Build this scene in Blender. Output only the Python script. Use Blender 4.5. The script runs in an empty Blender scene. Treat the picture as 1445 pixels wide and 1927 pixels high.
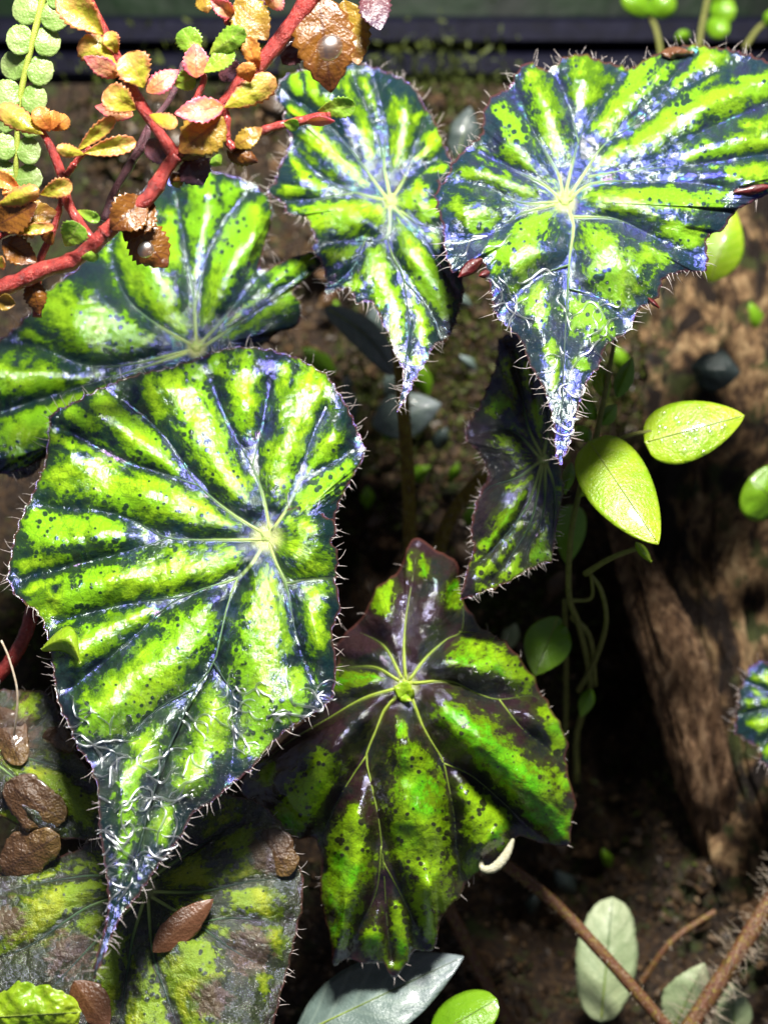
import bpy, math, random
import numpy as np
from mathutils import Vector, Matrix

random.seed(7)
rng = np.random.default_rng(11)
S = bpy.context.scene
COL = S.collection
R = math.radians

# ------------------------------------------------------------------ camera
PITCH = R(30)
CAM = np.array((0.0, 0.0, 0.30))
FWD = np.array((0, math.cos(PITCH), -math.sin(PITCH)))
UPV = np.array((0, math.sin(PITCH), math.cos(PITCH)))
RGT = np.array((1.0, 0, 0))
D0 = 0.300                       # distance of the main leaf's plane: there 1 photo pixel is 0.1 mm
KPX = 0.0001 / D0
W0, H0 = 1445.0, 1927.0
cd = bpy.data.cameras.new('camera')
cam = bpy.data.objects.new('camera', cd)
COL.objects.link(cam)
cam.location = CAM
cam.rotation_euler = (R(90) - PITCH, 0, 0)
cd.sensor_fit = 'VERTICAL'
cd.sensor_height = 24
cd.lens = 24 / (H0 * KPX)
cd.clip_start, cd.clip_end = 0.005, 50
cd.dof.use_dof = True
cd.dof.focus_distance = 0.294
cd.dof.aperture_fstop = cd.lens / 4.6      # an opening of 4.6 mm
S.camera = cam

# ------------------------------------------------------------------ light
w = bpy.data.worlds.new('World')
S.world = w
w.use_nodes = True
w.node_tree.nodes['Background'].inputs[0].default_value = (0.75, 0.82, 1.0, 1)
w.node_tree.nodes['Background'].inputs[1].default_value = 0.13
def lamp(name, loc, target, sx, sy, power, color):
    l = bpy.data.lights.new(name, 'AREA')
    l.shape = 'RECTANGLE'; l.size, l.size_y = sx, sy
    l.energy = power; l.color = color
    o = bpy.data.objects.new(name, l)
    COL.objects.link(o)
    o.location = loc
    o.rotation_euler = (Vector(target) - Vector(loc)).to_track_quat('-Z', 'Y').to_euler()
    return o
lamp('led_lamp', (0.03, 0.20, 0.62), (0, 0.27, 0.14), 0.13, 0.06, 8.3, (1.0, 0.97, 0.90))
S.view_settings.view_transform = 'Standard'
S.view_settings.look = 'None'
S.view_settings.exposure = 0.0
S.view_settings.gamma = 1
S.render.engine = 'CYCLES'
S.cycles.max_bounces = 5
S.cycles.diffuse_bounces = 2
S.cycles.glossy_bounces = 2
S.cycles.transparent_max_bounces = 8

# ------------------------------------------------------------------ helpers
def P(px, py, h):
    """photo pixel + height (mm towards the camera from the main plane) -> world"""
    px = np.asarray(px, float); py = np.asarray(py, float); h = np.asarray(h, float)
    d = D0 - h / 1000.0
    a = (px - W0 / 2) * KPX * d
    b = (H0 / 2 - py) * KPX * d
    return CAM + d[..., None] * FWD + a[..., None] * RGT + b[..., None] * UPV

def hashn(ix, iy, seed):
    n = (ix.astype(np.int64) * 374761393 + iy.astype(np.int64) * 668265263 + seed * 974711) & 0x7fffffff
    n = ((n ^ (n >> 13)) * 1274126177) & 0x7fffffff
    return ((n ^ (n >> 16)) & 0xffff) / 65535.0
def vnoise(x, y, seed=0):
    xi = np.floor(x); yi = np.floor(y)
    fx = x - xi; fy = y - yi
    fx = fx * fx * (3 - 2 * fx); fy = fy * fy * (3 - 2 * fy)
    a = hashn(xi, yi, seed); b = hashn(xi + 1, yi, seed)
    c = hashn(xi, yi + 1, seed); d = hashn(xi + 1, yi + 1, seed)
    return (a * (1 - fx) + b * fx) * (1 - fy) + (c * (1 - fx) + d * fx) * fy - 0.5
def fbm(x, y, seed=0, oct=4):
    s = 0; a = 1.0
    for k in range(oct):
        s = s + a * vnoise(x * 2 ** k, y * 2 ** k, seed + k * 17); a *= 0.5
    return s

def spline(pts, n):
    """Catmull-Rom through pts, n samples evenly along its length"""
    p = np.asarray(pts, float)
    q = np.vstack([2 * p[0] - p[1], p, 2 * p[-1] - p[-2]])
    out = []
    for i in range(len(p) - 1):
        t = np.linspace(0, 1, 24, endpoint=False)[:, None]
        a, b, c, d = q[i], q[i + 1], q[i + 2], q[i + 3]
        out.append(0.5 * (2 * b + (c - a) * t + (2 * a - 5 * b + 4 * c - d) * t * t + (3 * b - a - 3 * c + d) * t ** 3))
    out = np.vstack(out + [p[-1:]])
    L = np.r_[0, np.cumsum(np.linalg.norm(np.diff(out[:, :2], axis=0), axis=1))]
    u = np.linspace(0, L[-1], n)
    return np.stack([np.interp(u, L, out[:, k]) for k in range(p.shape[1])], 1)

def tag(o, label, cat, group=None, kind=None):
    if label: o['label'] = label
    if cat: o['category'] = cat
    if group: o['group'] = group
    if kind: o['kind'] = kind
    return o
def thing(name, loc, label, cat, group=None):
    o = bpy.data.objects.new(name, None)
    o.empty_display_size = 0.005
    COL.objects.link(o)
    o.location = [float(v) for v in loc]
    return tag(o, label, cat, group)
def origin(parent):
    v = np.zeros(3)
    while parent is not None:
        v = v + np.array(parent.location); parent = parent.parent
    return v
def mesh(name, verts, faces, mat, parent=None, attrs=None, smooth=True, vattrs=None, loc=None):
    o0 = origin(parent)
    l = np.zeros(3)
    if parent is None:
        l = np.mean(verts, axis=0) if loc is None else np.asarray(loc, float)
    me = bpy.data.meshes.new(name)
    v = np.asarray(verts, float) - o0 - l
    me.from_pydata(v.tolist(), [], faces if isinstance(faces, list) else faces.tolist())
    for k, a in (attrs or {}).items():
        at = me.attributes.new(k, 'FLOAT', 'POINT')
        at.data.foreach_set('value', np.asarray(a, np.float32).ravel())
    for k, a in (vattrs or {}).items():
        at = me.attributes.new(k, 'FLOAT_VECTOR', 'POINT')
        at.data.foreach_set('vector', np.asarray(a, np.float32).ravel())
    if smooth:
        me.polygons.foreach_set('use_smooth', np.ones(len(me.polygons), bool))
    for m in (mat if isinstance(mat, (list, tuple)) else [mat]):
        me.materials.append(m)
    me.update()
    o = bpy.data.objects.new(name, me)
    COL.objects.link(o)
    o.parent = parent
    o.location = [float(x) for x in l]
    return o
def solidify(o, mm, moff=0):
    m = o.modifiers.new('thickness', 'SOLIDIFY')
    m.thickness = mm / 1000.0; m.offset = -1
    m.material_offset = moff; m.material_offset_rim = 0
    m.use_rim = True
    return o
def tube_geo(pts, rad, sides=6, base=0):
    """verts, faces, t of a tapered tube along world points"""
    p = np.asarray(pts, float); n = len(p)
    rad = np.broadcast_to(np.asarray(rad, float), (n,))
    T = np.gradient(p, axis=0); T /= np.linalg.norm(T, axis=1)[:, None] + 1e-12
    ref = FWD
    A = np.cross(T, ref); la = np.linalg.norm(A, axis=1)[:, None]
    A = np.where(la > 1e-3, A / (la + 1e-12), np.cross(T, UPV))
    B = np.cross(T, A)
    ang = np.arange(sides) * 2 * math.pi / sides
    v = p[:, None] + rad[:, None, None] * (np.cos(ang)[None, :, None] * A[:, None] + np.sin(ang)[None, :, None] * B[:, None])
    v = v.reshape(-1, 3)
    i = np.arange(n - 1)[:, None] * sides; j = np.arange(sides)[None]
    k = (j + 1) % sides
    f = np.stack([i + j, i + k, i + sides + k, i + sides + j], -1).reshape(-1, 4) + base
    fl = f.tolist()
    fl.append((np.arange(sides)[::-1] + base).tolist())
    fl.append((np.arange(sides) + (n - 1) * sides + base).tolist())
    return v, fl, np.repeat(np.linspace(0, 1, n), sides)
def tube(name, pts, rad, mat, parent=None, sides=8):
    v, f, t = tube_geo(pts, rad, sides)
    return mesh(name, v, f, mat, parent, {'t': t}, loc=np.asarray(pts)[0])
def hairs_geo(bases, dirs, lens, rad, curl, sides=3, seg=4):
    V = []; F = []; b = 0
    for p, d, l in zip(bases, dirs, lens):
        d = d / (np.linalg.norm(d) + 1e-12)
        c = rng.normal(size=3); c -= d * c.dot(d); c /= np.linalg.norm(c) + 1e-12
        s = np.linspace(0, 1, seg)[:, None]
        k = curl * rng.uniform(0.2, 1.2)
        pts = p + l * (s * d + k * s * s * c)
        r = rad * rng.uniform(.7, 1.2) * np.linspace(1, 0.25, seg)
        v, f, _ = tube_geo(pts, r, sides, b)
        V.append(v); F += f; b += len(v)
    return np.vstack(V), F

# ------------------------------------------------------------------ node helpers
class G:
    def __init__(self, name):
        self.m = bpy.data.materials.new(name); self.m.use_nodes = True
        self.t = self.m.node_tree; self.t.nodes.clear()
        self.out = self.t.nodes.new('ShaderNodeOutputMaterial')
    def set(self, sock, v):
        if isinstance(v, bpy.types.NodeSocket): self.t.links.new(v, sock)
        elif v is not None:
            if isinstance(v, (tuple, list)) and len(v) == 3 and sock.type == 'RGBA': v = (*v, 1)
            sock.default_value = v
    def n(self, typ, ins=None, **props):
        nd = self.t.nodes.new('ShaderNode' + typ)
        for k, v in props.items(): setattr(nd, k, v)
        for k, v in (ins or {}).items(): self.set(nd.inputs[k], v)
        return nd
    def attr(self, name, out='Fac'): return self.n('Attribute', attribute_name=name).outputs[out]
    def math(self, op, a, b=None, c=None, clamp=False):
        nd = self.n('Math', operation=op, use_clamp=clamp)
        for i, v in enumerate((a, b, c)): self.set(nd.inputs[i], v)
        return nd.outputs[0]
    def step(self, v, lo, hi, a=0.0, b=1.0):
        nd = self.n('MapRange', {0: v, 1: lo, 2: hi, 3: a, 4: b}, interpolation_type='SMOOTHSTEP')
        return nd.outputs[0]
    def mix(self, f, a, b):
        nd = self.n('Mix', data_type='RGBA')
        self.set(nd.inputs[0], f); self.set(nd.inputs[6], a); self.set(nd.inputs[7], b)
        return nd.outputs[2]
    def noise(self, vec, scale, detail=4, rough=.55, dist=0.0, out=0):
        return self.n('TexNoise', {'Vector': vec, 'Scale': scale, 'Detail': detail, 'Roughness': rough, 'Distortion': dist}).outputs[out]
    def vor(self, vec, scale, feature='F1', out='Distance', rand=1.0):
        return self.n('TexVoronoi', {'Vector': vec, 'Scale': scale, 'Randomness': rand}, feature=feature).outputs[out]
    def bump(self, h, dist, strength=1.0, normal=None):
        return self.n('Bump', {'Height': h, 'Distance': dist, 'Strength': strength, 'Normal': normal}).outputs[0]
    def ramp(self, f, stops):
        nd = self.n('ValToRGB', {0: f})
        e = nd.color_ramp.elements
        while len(e) > 1: e.remove(e[-1])
        e[0].position = stops[0][0]; e[0].color = (*stops[0][1], 1)
        for p, c in stops[1:]:
            q = e.new(p); q.color = (*c, 1)
        return nd.outputs[0]
    def pbsdf(self, **ins):
        nd = self.n('BsdfPrincipled')
        for k, v in ins.items(): self.set(nd.inputs[k.replace('_', ' ')], v)
        return nd.outputs[0]
    def done(self, sh, trans=None, tcol=None, tnorm=None):
        if trans:
            tr = self.n('BsdfTranslucent', {'Color': tcol}).outputs[0]
            mx = self.n('MixShader')
            self.set(mx.inputs[0], trans); self.set(mx.inputs[1], sh); self.set(mx.inputs[2], tr)
            sh = mx.outputs[0]
        self.t.links.new(sh, self.out.inputs['Surface'])
        return self.m
    def objco(self, scale=1000.0):
        """object coordinates in millimetres"""
        c = self.n('TexCoord').outputs['Object']
        return self.n('VectorMath', {0: c, 3: scale}, operation='SCALE').outputs[0]

def begonia_mat(name, b1, b2, d1, d2, tintmix=0.8, spots=0.16, rough=(.06, .30), spec=1.0, decay=None, vein=(.45, .62, .16), bumpk=1.0, trans=.12, fine_net=False, film=True):
    g = G(name)
    co = g.attr('co2', 'Vector')
    patch = g.attr('patch'); vd = g.attr('vd'); ed = g.attr('ed'); rad = g.attr('rad'); wet = g.attr('wet')
    q = g.n('SeparateXYZ', {0: g.attr('q', 'Vector')}).outputs
    q1, q2, q3 = q[0], q[1], q[2]
    nf = g.math('SUBTRACT', g.noise(g.attr('pol', 'Vector'), 6.0, 5, .74), .5)
    p = g.math('ADD', patch, g.math('ADD', g.math('MULTIPLY', nf, 3.6), g.math('MULTIPLY', q3, .55)))
    br = g.step(p, -.02, .34)
    inner = g.step(p, .2, 1.3)
    thr = g.math('ADD', spots + .09, g.math('SUBTRACT', g.math('ADD', g.math('MULTIPLY', q1, .34), g.math('MULTIPLY', q3, .40)), g.math('MULTIPLY', inner, .14)))
    vc = g.vor(co, 7.0)
    sp = g.step(g.math('SUBTRACT', vc, thr), -.05, .10)
    br = g.math('MULTIPLY', br, sp)
    bc = g.mix(g.step(q1, -.2, .2), b1, b2)
    fine = g.noise(co, 24, 3, .6)
    bc = g.mix(g.math('MULTIPLY', g.step(fine, .52, .75), .4), bc, tuple(min(1, c * 1.5 + .02) for c in b1))
    bc = g.mix(g.math('MULTIPLY', g.step(fine, .45, .28), .45), bc, tuple(c * .5 for c in b2))
    dc = g.mix(g.step(q2, -.2, .2), d1, d2)
    dc = g.mix(g.math('MULTIPLY', g.step(fine, .5, .7), .5), dc, tuple(c * 2.2 for c in d1))
    shade = g.step(g.math('ADD', p, g.math('MULTIPLY', q1, .8)), .1, 1.0)      # the panels' rims are a deeper green
    bc = g.mix(shade, tuple(c * .42 for c in b2), bc)
    halo = g.step(g.math('ADD', p, g.math('MULTIPLY', q3, .5)), -.75, .1)
    dc = g.mix(g.math('MULTIPLY', halo, .75), dc, tuple(a * .10 + d * .6 for a, d in zip(b2, d1)))
    col = g.mix(br, dc, bc)
    if fine_net:
      net = g.step(g.vor(co, 5.5, 'DISTANCE_TO_EDGE'), .0, .05)
      col = g.mix(g.math('MULTIPLY', g.math('SUBTRACT', 1.0, net), g.math('MULTIPLY', br, .4)), col, d1)
    vm = g.math('MULTIPLY', g.math('MULTIPLY', g.step(vd, 5.0, 1.0), g.step(rad, .32, .05)), .8)
    col = g.mix(vm, col, vein)
    col = g.mix(g.step(rad, .075, .02), col, (.55, .60, .22))
    col = g.mix(g.math('MULTIPLY', g.step(ed, 6.0, 1.5), .85), col, (.085, .028, .022))
    if decay:
        dn = g.step(g.math('ADD', g.attr('dry'), g.math('MULTIPLY', nf, 1.6)), .35, .6)
        col = g.mix(dn, col, decay)
    # the iridescent film of the leaf skin
    tn = g.math('ADD', .5, g.math('ADD', g.math('MULTIPLY', q2, .62), g.math('MULTIPLY', nf, .55)))
    tint = g.ramp(tn, [(.20, (.9, .9, 1)), (.28, (.2, .2, 1)), (.36, (.18, .2, 1)), (.42, (.35, .4, 1)), (.46, (.8, .9, .9)), (.52, (.75, .95, .85)), (.55, (.6, .65, 1)), (.59, (.16, .16, 1)), (.70, (.14, .12, 1)), (.75, (.15, .9, .75)), (.80, (.9, .9, 1)), (.86, (.6, .25, 1))])
    tint = g.mix(g.math('MULTIPLY', g.math('SUBTRACT', 1.0, g.math('MULTIPLY', br, .75)), tintmix), g.mix(br, (.8, .8, .8), (.45, .48, .38)), tint)
    ro = g.math('ADD', rough[0], g.math('MULTIPLY', fine, rough[1] - rough[0]))
    h = g.math('ADD', g.math('MULTIPLY', fine, .24), g.math('MULTIPLY', vc, -.45))
    h = g.math('ADD', h, g.math('MULTIPLY', nf, .8))
    nb = g.bump(h, g.math('MULTIPLY', g.math('SUBTRACT', 1.15, g.math('MULTIPLY', br, .15)), .00036 * bumpk))
    wn = g.bump(g.noise(co, 5.5, 2, .5, 2.2), .0038) if film else None
    sh = g.pbsdf(Base_Color=col, Roughness=ro, Specular_IOR_Level=spec, Specular_Tint=tint, Normal=nb,
                 Coat_Weight=wet, Coat_Roughness=.13, Coat_Normal=wn, Coat_IOR=2.1, IOR=1.7)
    return g.done(sh, trans, col)

def plain_mat(name, stops, scale=2.0, rough=.4, spec=.5, trans=0, bump=.0002, bscale=4.0, detail=5, coat=0, mtl=0):
    """mottled material on object coordinates in mm"""
    g = G(name)
    co = g.objco()
    c = g.ramp(g.noise(co, scale, detail, .6), stops)
    nb = g.bump(g.noise(co, bscale, 4, .6), bump)
    sh = g.pbsdf(Base_Color=c, Roughness=rough, Specular_IOR_Level=spec, Normal=nb, Coat_Weight=coat, Coat_Roughness=.08, Metallic=mtl)
    return g.done(sh, trans, c)

def sprig_mat(name, base, tip, mid=None, rough=.3, trans=.3, vein=None, coat=.25, edge=None, bump=.00014):
    """small leaf: colour runs from base to tip, with a midrib"""
    g = G(name)
    t = g.attr('t'); v = g.attr('v')
    co = g.objco()
    n = g.math('SUBTRACT', g.noise(co, .7, 4), .5)
    f = g.math('ADD', t, g.math('MULTIPLY', n, .9), clamp=True)
    c = g.ramp(f, [(.1, base), (.55, mid or base), (.95, tip)])
    c = g.mix(g.math('MULTIPLY', g.step(g.noise(co, 3.5, 3), .55, .75), .3), c, tuple(x * .55 for x in (mid or base)))
    if vein:
        # side veins run out from the midrib
        s = g.math('SINE', g.math('MULTIPLY', g.math('SUBTRACT', t, g.math('MULTIPLY', g.math('ABSOLUTE', v), .25)), 42.0))
        c = g.mix(g.math('MULTIPLY', g.step(s, .55, 1.0), .35), c, vein)
        c = g.mix(g.math('MULTIPLY', g.step(g.math('ABSOLUTE', v), .09, .03), .6), c, vein)
    if edge: c = g.mix(g.step(g.math('ADD', g.math('ABSOLUTE', v), n), .62, 1.0), c, edge)
    nb = g.bump(g.math('ADD', g.noise(co, 2.2, 4), g.math('MULTIPLY', g.vor(co, 1.6, 'F1'), -.5)), bump)
    sh = g.pbsdf(Base_Color=c, Roughness=rough, Specular_IOR_Level=.6, Normal=nb, Coat_Weight=coat, Coat_Roughness=.1)
    return g.done(sh, trans, c)

# ------------------------------------------------------------------ materials
YG, GR = (.30, .52, .012), (.17, .44, .010)
M = {}
M['A'] = begonia_mat('begonia_lime_teal', YG, (.21, .48, .010), (.006, .022, .018), (.008, .014, .016), fine_net=True, spots=.125)
M['B'] = begonia_mat('begonia_lime_deep', (.30, .52, .012), (.20, .44, .01), (.008, .026, .028), (.012, .030, .034), spots=.06)
M['C'] = begonia_mat('begonia_lime_silver', (.22, .40, .014), (.17, .38, .014), (.012, .030, .038), (.022, .028, .055), tintmix=1.0, spec=1.0, spots=.10)
M['D'] = begonia_mat('begonia_green', (.26, .48, .012), (.17, .40, .012), (.010, .030, .022), (.014, .026, .030), spots=.08, film=False)
M['E'] = begonia_mat('begonia_bronze', (.10, .42, .006), (.25, .44, .008), (.026, .012, .014), (.014, .018, .014), tintmix=.4, spec=.9, vein=(.30, .42, .05), spots=.12, fine_net=True)
M['F'] = begonia_mat('begonia_old', (.32, .38, .012), (.20, .32, .012), (.035, .045, .020), (.040, .032, .024), tintmix=.4, decay=(.10, .065, .038), bumpk=2.6, spots=.10)
M['G'] = begonia_mat('begonia_dark', (.16, .42, .008), (.24, .42, .01), (.020, .014, .016), (.018, .022, .02), tintmix=.6, spots=.12)
M['under'] = plain_mat('leaf_underside_red', [(.3, (.10, .012, .014)), (.7, (.22, .02, .02))], .5, .45, trans=.1)
M['hair'] = plain_mat('leaf_hair', [(.3, (.62, .50, .46)), (.7, (.85, .80, .78))], 1.0, .35, .6, trans=.3)
M['hair_red'] = plain_mat('stem_hair', [(.3, (.60, .45, .30)), (.7, (.80, .72, .60))], 1.0, .4, .5, trans=.3)
g = G('leaf_vein')
t = g.attr('t')
c = g.ramp(t, [(0.0, (.52, .60, .20)), (.10, (.36, .50, .14)), (.24, (.10, .20, .07)), (.40, (.022, .05, .035)), (1, (.012, .028, .026))])
M['vein'] = g.done(g.pbsdf(Base_Color=c, Roughness=.35, Normal=g.bump(g.noise(g.objco(), 5, 3), .0002)), .1, c)
g = G('leaf_vein_green')
c = g.ramp(g.attr('t'), [(0.0, (.42, .52, .06)), (.25, (.26, .36, .04)), (.6, (.09, .14, .025)), (1, (.04, .05, .02))])
M['vein2'] = g.done(g.pbsdf(Base_Color=c, Roughness=.35, Normal=g.bump(g.noise(g.objco(), 5, 3), .0002)), .1, c)

# ------------------------------------------------------------------ begonia leaves
SURF = {}
def zz(pts, s, ox, oy):
    return [tuple((ox + p[i] / s if i == 0 else oy + p[i] / s if i == 1 else p[i]) for i in range(len(p))) for p in pts]
def zcap(caps, s, ox, oy):
    return [(ox + a / s, oy + b / s, ox + c / s, oy + d / s, e / s, f / s) for a, b, c, d, e, f in caps]

def segdist(px, py, poly):
    d = np.full(px.shape, 1e9)
    for (x1, y1), (x2, y2) in zip(poly[:-1], poly[1:]):
        dx, dy = x2 - x1, y2 - y1
        L = dx * dx + dy * dy + 1e-9
        u = np.clip(((px - x1) * dx + (py - y1) * dy) / L, 0, 1)
        d = np.minimum(d, np.hypot(px - x1 - u * dx, py - y1 - u * dy))
    return d

def begonia_leaf(centre, outline, veins, caps, mat, label, h0, gx, gy, pillow=2.2, pw=20, drop=4.0, closed=True,
                 lift=0.0, N=560, MR=104, tooth=5.0, toothp=26, hair=150, hairlen=(14, 32), wetz=None, dryz=None,
                 vmat='vein', ruffle=1.0, quad=(0, 0, 0), seed=0, vr=2.3, hub=9, extra=None, petiole=None, under='under', spine=None, wrinkle=1.0, capk=1.45):
    cx, cy = centre
    pts = list(outline) + ([outline[0]] if closed else [])
    b = spline(pts, N + 1 if closed else N)
    if closed: b = b[:-1]
    T = np.roll(b, -1, 0) - np.roll(b, 1, 0)
    if not closed: T[0] = b[1] - b[0]; T[-1] = b[-1] - b[-2]
    T /= np.linalg.norm(T, axis=1)[:, None] + 1e-9
    nrm = np.stack([T[:, 1], -T[:, 0]], 1)
    sgn = np.sign((nrm * (b - [cx, cy])).sum(1).sum())
    nrm *= sgn
    L = np.r_[0, np.cumsum(np.linalg.norm(np.diff(b, axis=0), axis=1))]
    ph = L / toothp + 1.1 * fbm(L / 130, L * 0 + seed, seed, 2)
    fr = ph - np.floor(ph)
    amp = tooth * (0.45 + 0.9 * (vnoise(np.floor(ph) * 3.3, ph * 0, seed + 3) + .5))
    radial = (b - [cx, cy]) / (np.hypot(b[:, 0] - cx, b[:, 1] - cy)[:, None] + 1e-9)
    across = np.clip(np.abs((nrm * radial).sum(1)) * 1.7 - .35, .0, 1)
    if spine is not None: across = np.maximum(across, (np.hypot(b[:, 0] - spine[-1][0], b[:, 1] - spine[-1][1]) < 330) * .7)
    b = b + (nrm * across[:, None]) * (amp * (np.maximum(0, 1 - np.abs(fr - .5) * 3.2) ** 1.2) + 3.5 * fbm(L / 40, L * 0, seed + 5, 3))[:, None]
    n = len(b)
    ti = np.r_[0.0, np.linspace(0.012, 1, MR)]
    # rays of the fan start at the centre, or further along the midrib for the drip tip
    foot = np.tile([float(cx), float(cy)], (n, 1))
    if spine is not None:
        sp = spline([(cx, cy)] + list(spine), 160)
        sl = np.r_[0, np.cumsum(np.linalg.norm(np.diff(sp, axis=0), axis=1))]
        dd = np.hypot(b[:, 0:1] - sp[None, :, 0], b[:, 1:2] - sp[None, :, 1])
        near = dd.argmin(1)
        lp = np.clip(sl[near] - 1.1 * dd.min(1) - 40, 0, sl[-1] - 12)
        tipi = int(np.argmin(np.hypot(b[:, 0] - sp[-1, 0], b[:, 1] - sp[-1, 1])))
        lp[:tipi] = np.maximum.accumulate(lp[:tipi]); lp[tipi:] = np.maximum.accumulate(lp[tipi:][::-1])[::-1]
        for k in range(2): foot[:, k] = np.interp(lp, sl, sp[:, k])
    rel = b - [cx, cy]
    ang = np.unwrap(np.arctan2(rel[:, 1], rel[:, 0]))
    free = np.hypot(foot[:, 0] - cx, foot[:, 1] - cy) < 1
    sg_ = 1.0 if ang[-1] > ang[0] else -1.0
    a2 = ang.copy()
    for k in range(1, n):
        if free[k]: a2[k] = sg_ * max(sg_ * a2[k], sg_ * a2[k - 1] + .0012)
    rr0 = np.hypot(rel[:, 0], rel[:, 1])
    b = np.stack([cx + rr0 * np.cos(a2), cy + rr0 * np.sin(a2)], 1)
    ang = a2
    X = foot[:, 0][None] + ti[:, None] * (b[:, 0] - foot[:, 0])[None]
    Y = foot[:, 1][None] + ti[:, None] * (b[:, 1] - foot[:, 1])[None]
    Rb = np.hypot(b[:, 0] - cx, b[:, 1] - cy)
    kk = np.exp(-np.linspace(-2, 2, 41) ** 2); kk /= kk.sum()
    pad = np.r_[Rb[-20:], Rb, Rb[:20]] if closed else np.r_[np.full(20, Rb[0]), Rb, np.full(20, Rb[-1])]
    Rs = np.convolve(pad, kk, 'valid')
    En = np.abs(((b - foot) * nrm).sum(1))
    pad = np.r_[En[-20:], En, En[:20]] if closed else np.r_[np.full(20, En[0]), En, np.full(20, En[-1])]
    Es = np.convolve(pad, kk, 'valid')
    vs = [spline(v, 26) for v in veins]
    def height(px, py, tt, ed, u, an):
        r = np.hypot(px - cx, py - cy)
        vd = np.full(np.shape(px), 1e9)
        acc = np.zeros(np.shape(px))
        for v in vs:
            dv = segdist(px, py, v[::2])
            vd = np.minimum(vd, dv); acc = acc + np.exp(-np.minimum(dv, 400) / 13.0)
        soft = np.maximum(0, -13.0 * np.log(acc + 1e-12))      # smooth ridge halfway between two veins
        dx, dy = px - cx, py - cy
        h = h0 + gx * dx + gy * dy + (quad[0] * dx * dx + quad[1] * dx * dy + quad[2] * dy * dy) / 1000.0
        h = h - drop * tt ** 2.2
        pil = 1 - np.exp(-(soft / pw) ** 1.3)
        fade = np.clip(r / 60, 0, 1) * (0.35 + 0.65 * np.clip(ed / 45, 0, 1))
        h = h + pillow * pil * fade * (1 + .7 * vnoise(px / 70, py / 70, seed + 9))
        h = h + 0.55 * wrinkle * fbm(px / 45, py / 45, seed + 2, 3) * np.clip(r / 40, 0, 1)
        h = h + ruffle * 1.3 * tt ** 3 * fbm(an * 2.7, an * 0, seed + 4, 2) * 2
        if lift: h = h + lift * np.clip((u - .80) / .12, 0, 1) * np.clip(r / 40, 0, 1)
        if extra: h = h + extra(px, py)
        return h, vd
    uu = np.linspace(0, 1, n)[None] * np.ones((len(ti), 1))
    tt = np.clip(np.hypot(X - cx, Y - cy) / np.maximum(Rs[None], 1), 0, 1.25)
    ed = (1 - ti)[:, None] * En[None]
    Hh, vd = height(X, Y, tt, (1 - ti)[:, None] * Es[None], uu, ang[None] * np.ones((len(ti), 1)))
    pf = np.full(X.shape, -1.0)
    WX = X + 16 * fbm(X / 46, Y / 46, seed + 71, 3); WY = Y + 16 * fbm(X / 46, Y / 46, seed + 83, 3)
    for (x1, y1, x2, y2, w1, w2) in caps:
        dx, dy = x2 - x1, y2 - y1
        LL = dx * dx + dy * dy + 1e-6
        u = np.clip(((WX - x1) * dx + (WY - y1) * dy) / LL, 0, 1)
        d = np.hypot(WX - x1 - u * dx, WY - y1 - u * dy)
        pf = np.maximum(pf, (1 - d / (capk * (w1 + (w2 - w1) * u))) * 1.25)
    pf = np.clip(pf, -1.0, 1)
    pf = np.minimum(pf, (vd - 7) / 13.0)
    def zone(zs):
        z = np.zeros(X.shape)
        for (x, y, r_, a) in zs or []:
            z = np.maximum(z, a * np.clip(1.3 - np.hypot(X - x, Y - y) / r_, 0, 1))
        return z
    verts = P(X, Y, Hh).reshape(-1, 3)
    i = np.arange(len(ti) - 1)[:, None] * n
    j = np.arange(n if closed else n - 1)[None]
    k = (j + 1) % n
    F = np.stack([i + j, i + n + j, i + n + k, i + k], -1).reshape(-1, 4)
    if sgn * 1 and (ang[-1] - ang[0]) > 0: F = F[:, ::-1]
    # orient faces to the camera
    q = verts[F[len(F) // 2]]
    nn = np.cross(q[1] - q[0], q[2] - q[0])
    if nn.dot(FWD) > 0: F = F[:, ::-1]
    root = thing('begonia_leaf', P(cx, cy, h0 - 1.0), label, 'leaf')
    SURF[mat + str(seed)] = (X.ravel(), Y.ravel(), Hh.ravel())
    co2 = np.stack([X / 100 + seed * 3.7, Y / 100, 0 * X + seed], -1).reshape(-1, 3)
    rr = np.hypot(X - cx, Y - cy) / np.percentile(Rb, 70)
    # underside 0.45 mm below, joined round the margin
    nv_ = len(verts)
    back = P(X, Y, Hh - .45 - .25 * np.clip(ed / 8, 0, 1)).reshape(-1, 3)
    l0 = (len(ti) - 1) * n
    e0 = l0 + np.arange(n if closed else n - 1); e1 = l0 + (np.arange(n if closed else n - 1) + 1) % n
    rim = np.stack([e0, e1, e1 + nv_, e0 + nv_], -1)
    two = lambda a: np.tile(np.asarray(a, float).reshape(nv_, -1), (2, 1))
    q3_ = np.stack([fbm(X / 75, Y / 75, seed + 21, 3), fbm(X / 48, Y / 48, seed + 31, 4), fbm(X / 30, Y / 30, seed + 41, 3)], -1)
    o = mesh('blade', np.vstack([verts, back]), np.vstack([F, F[:, ::-1] + nv_, rim]), [M[mat], M[under]], root,
             {k_: two(a_) for k_, a_ in {'patch': pf, 'vd': vd, 'ed': ed, 'rad': rr, 'wet': zone(wetz), 'dry': zone(dryz)}.items()}, vattrs={'co2': two(co2), 'q': two(q3_), 'pol': two(np.stack([np.cos(np.arctan2(Y - cy, X - cx)) * np.hypot(X - cx, Y - cy) ** .35 * .32 + seed, np.sin(np.arctan2(Y - cy, X - cx)) * np.hypot(X - cx, Y - cy) ** .35 * .32, np.hypot(X - cx, Y - cy) / 190.0], -1))})
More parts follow.
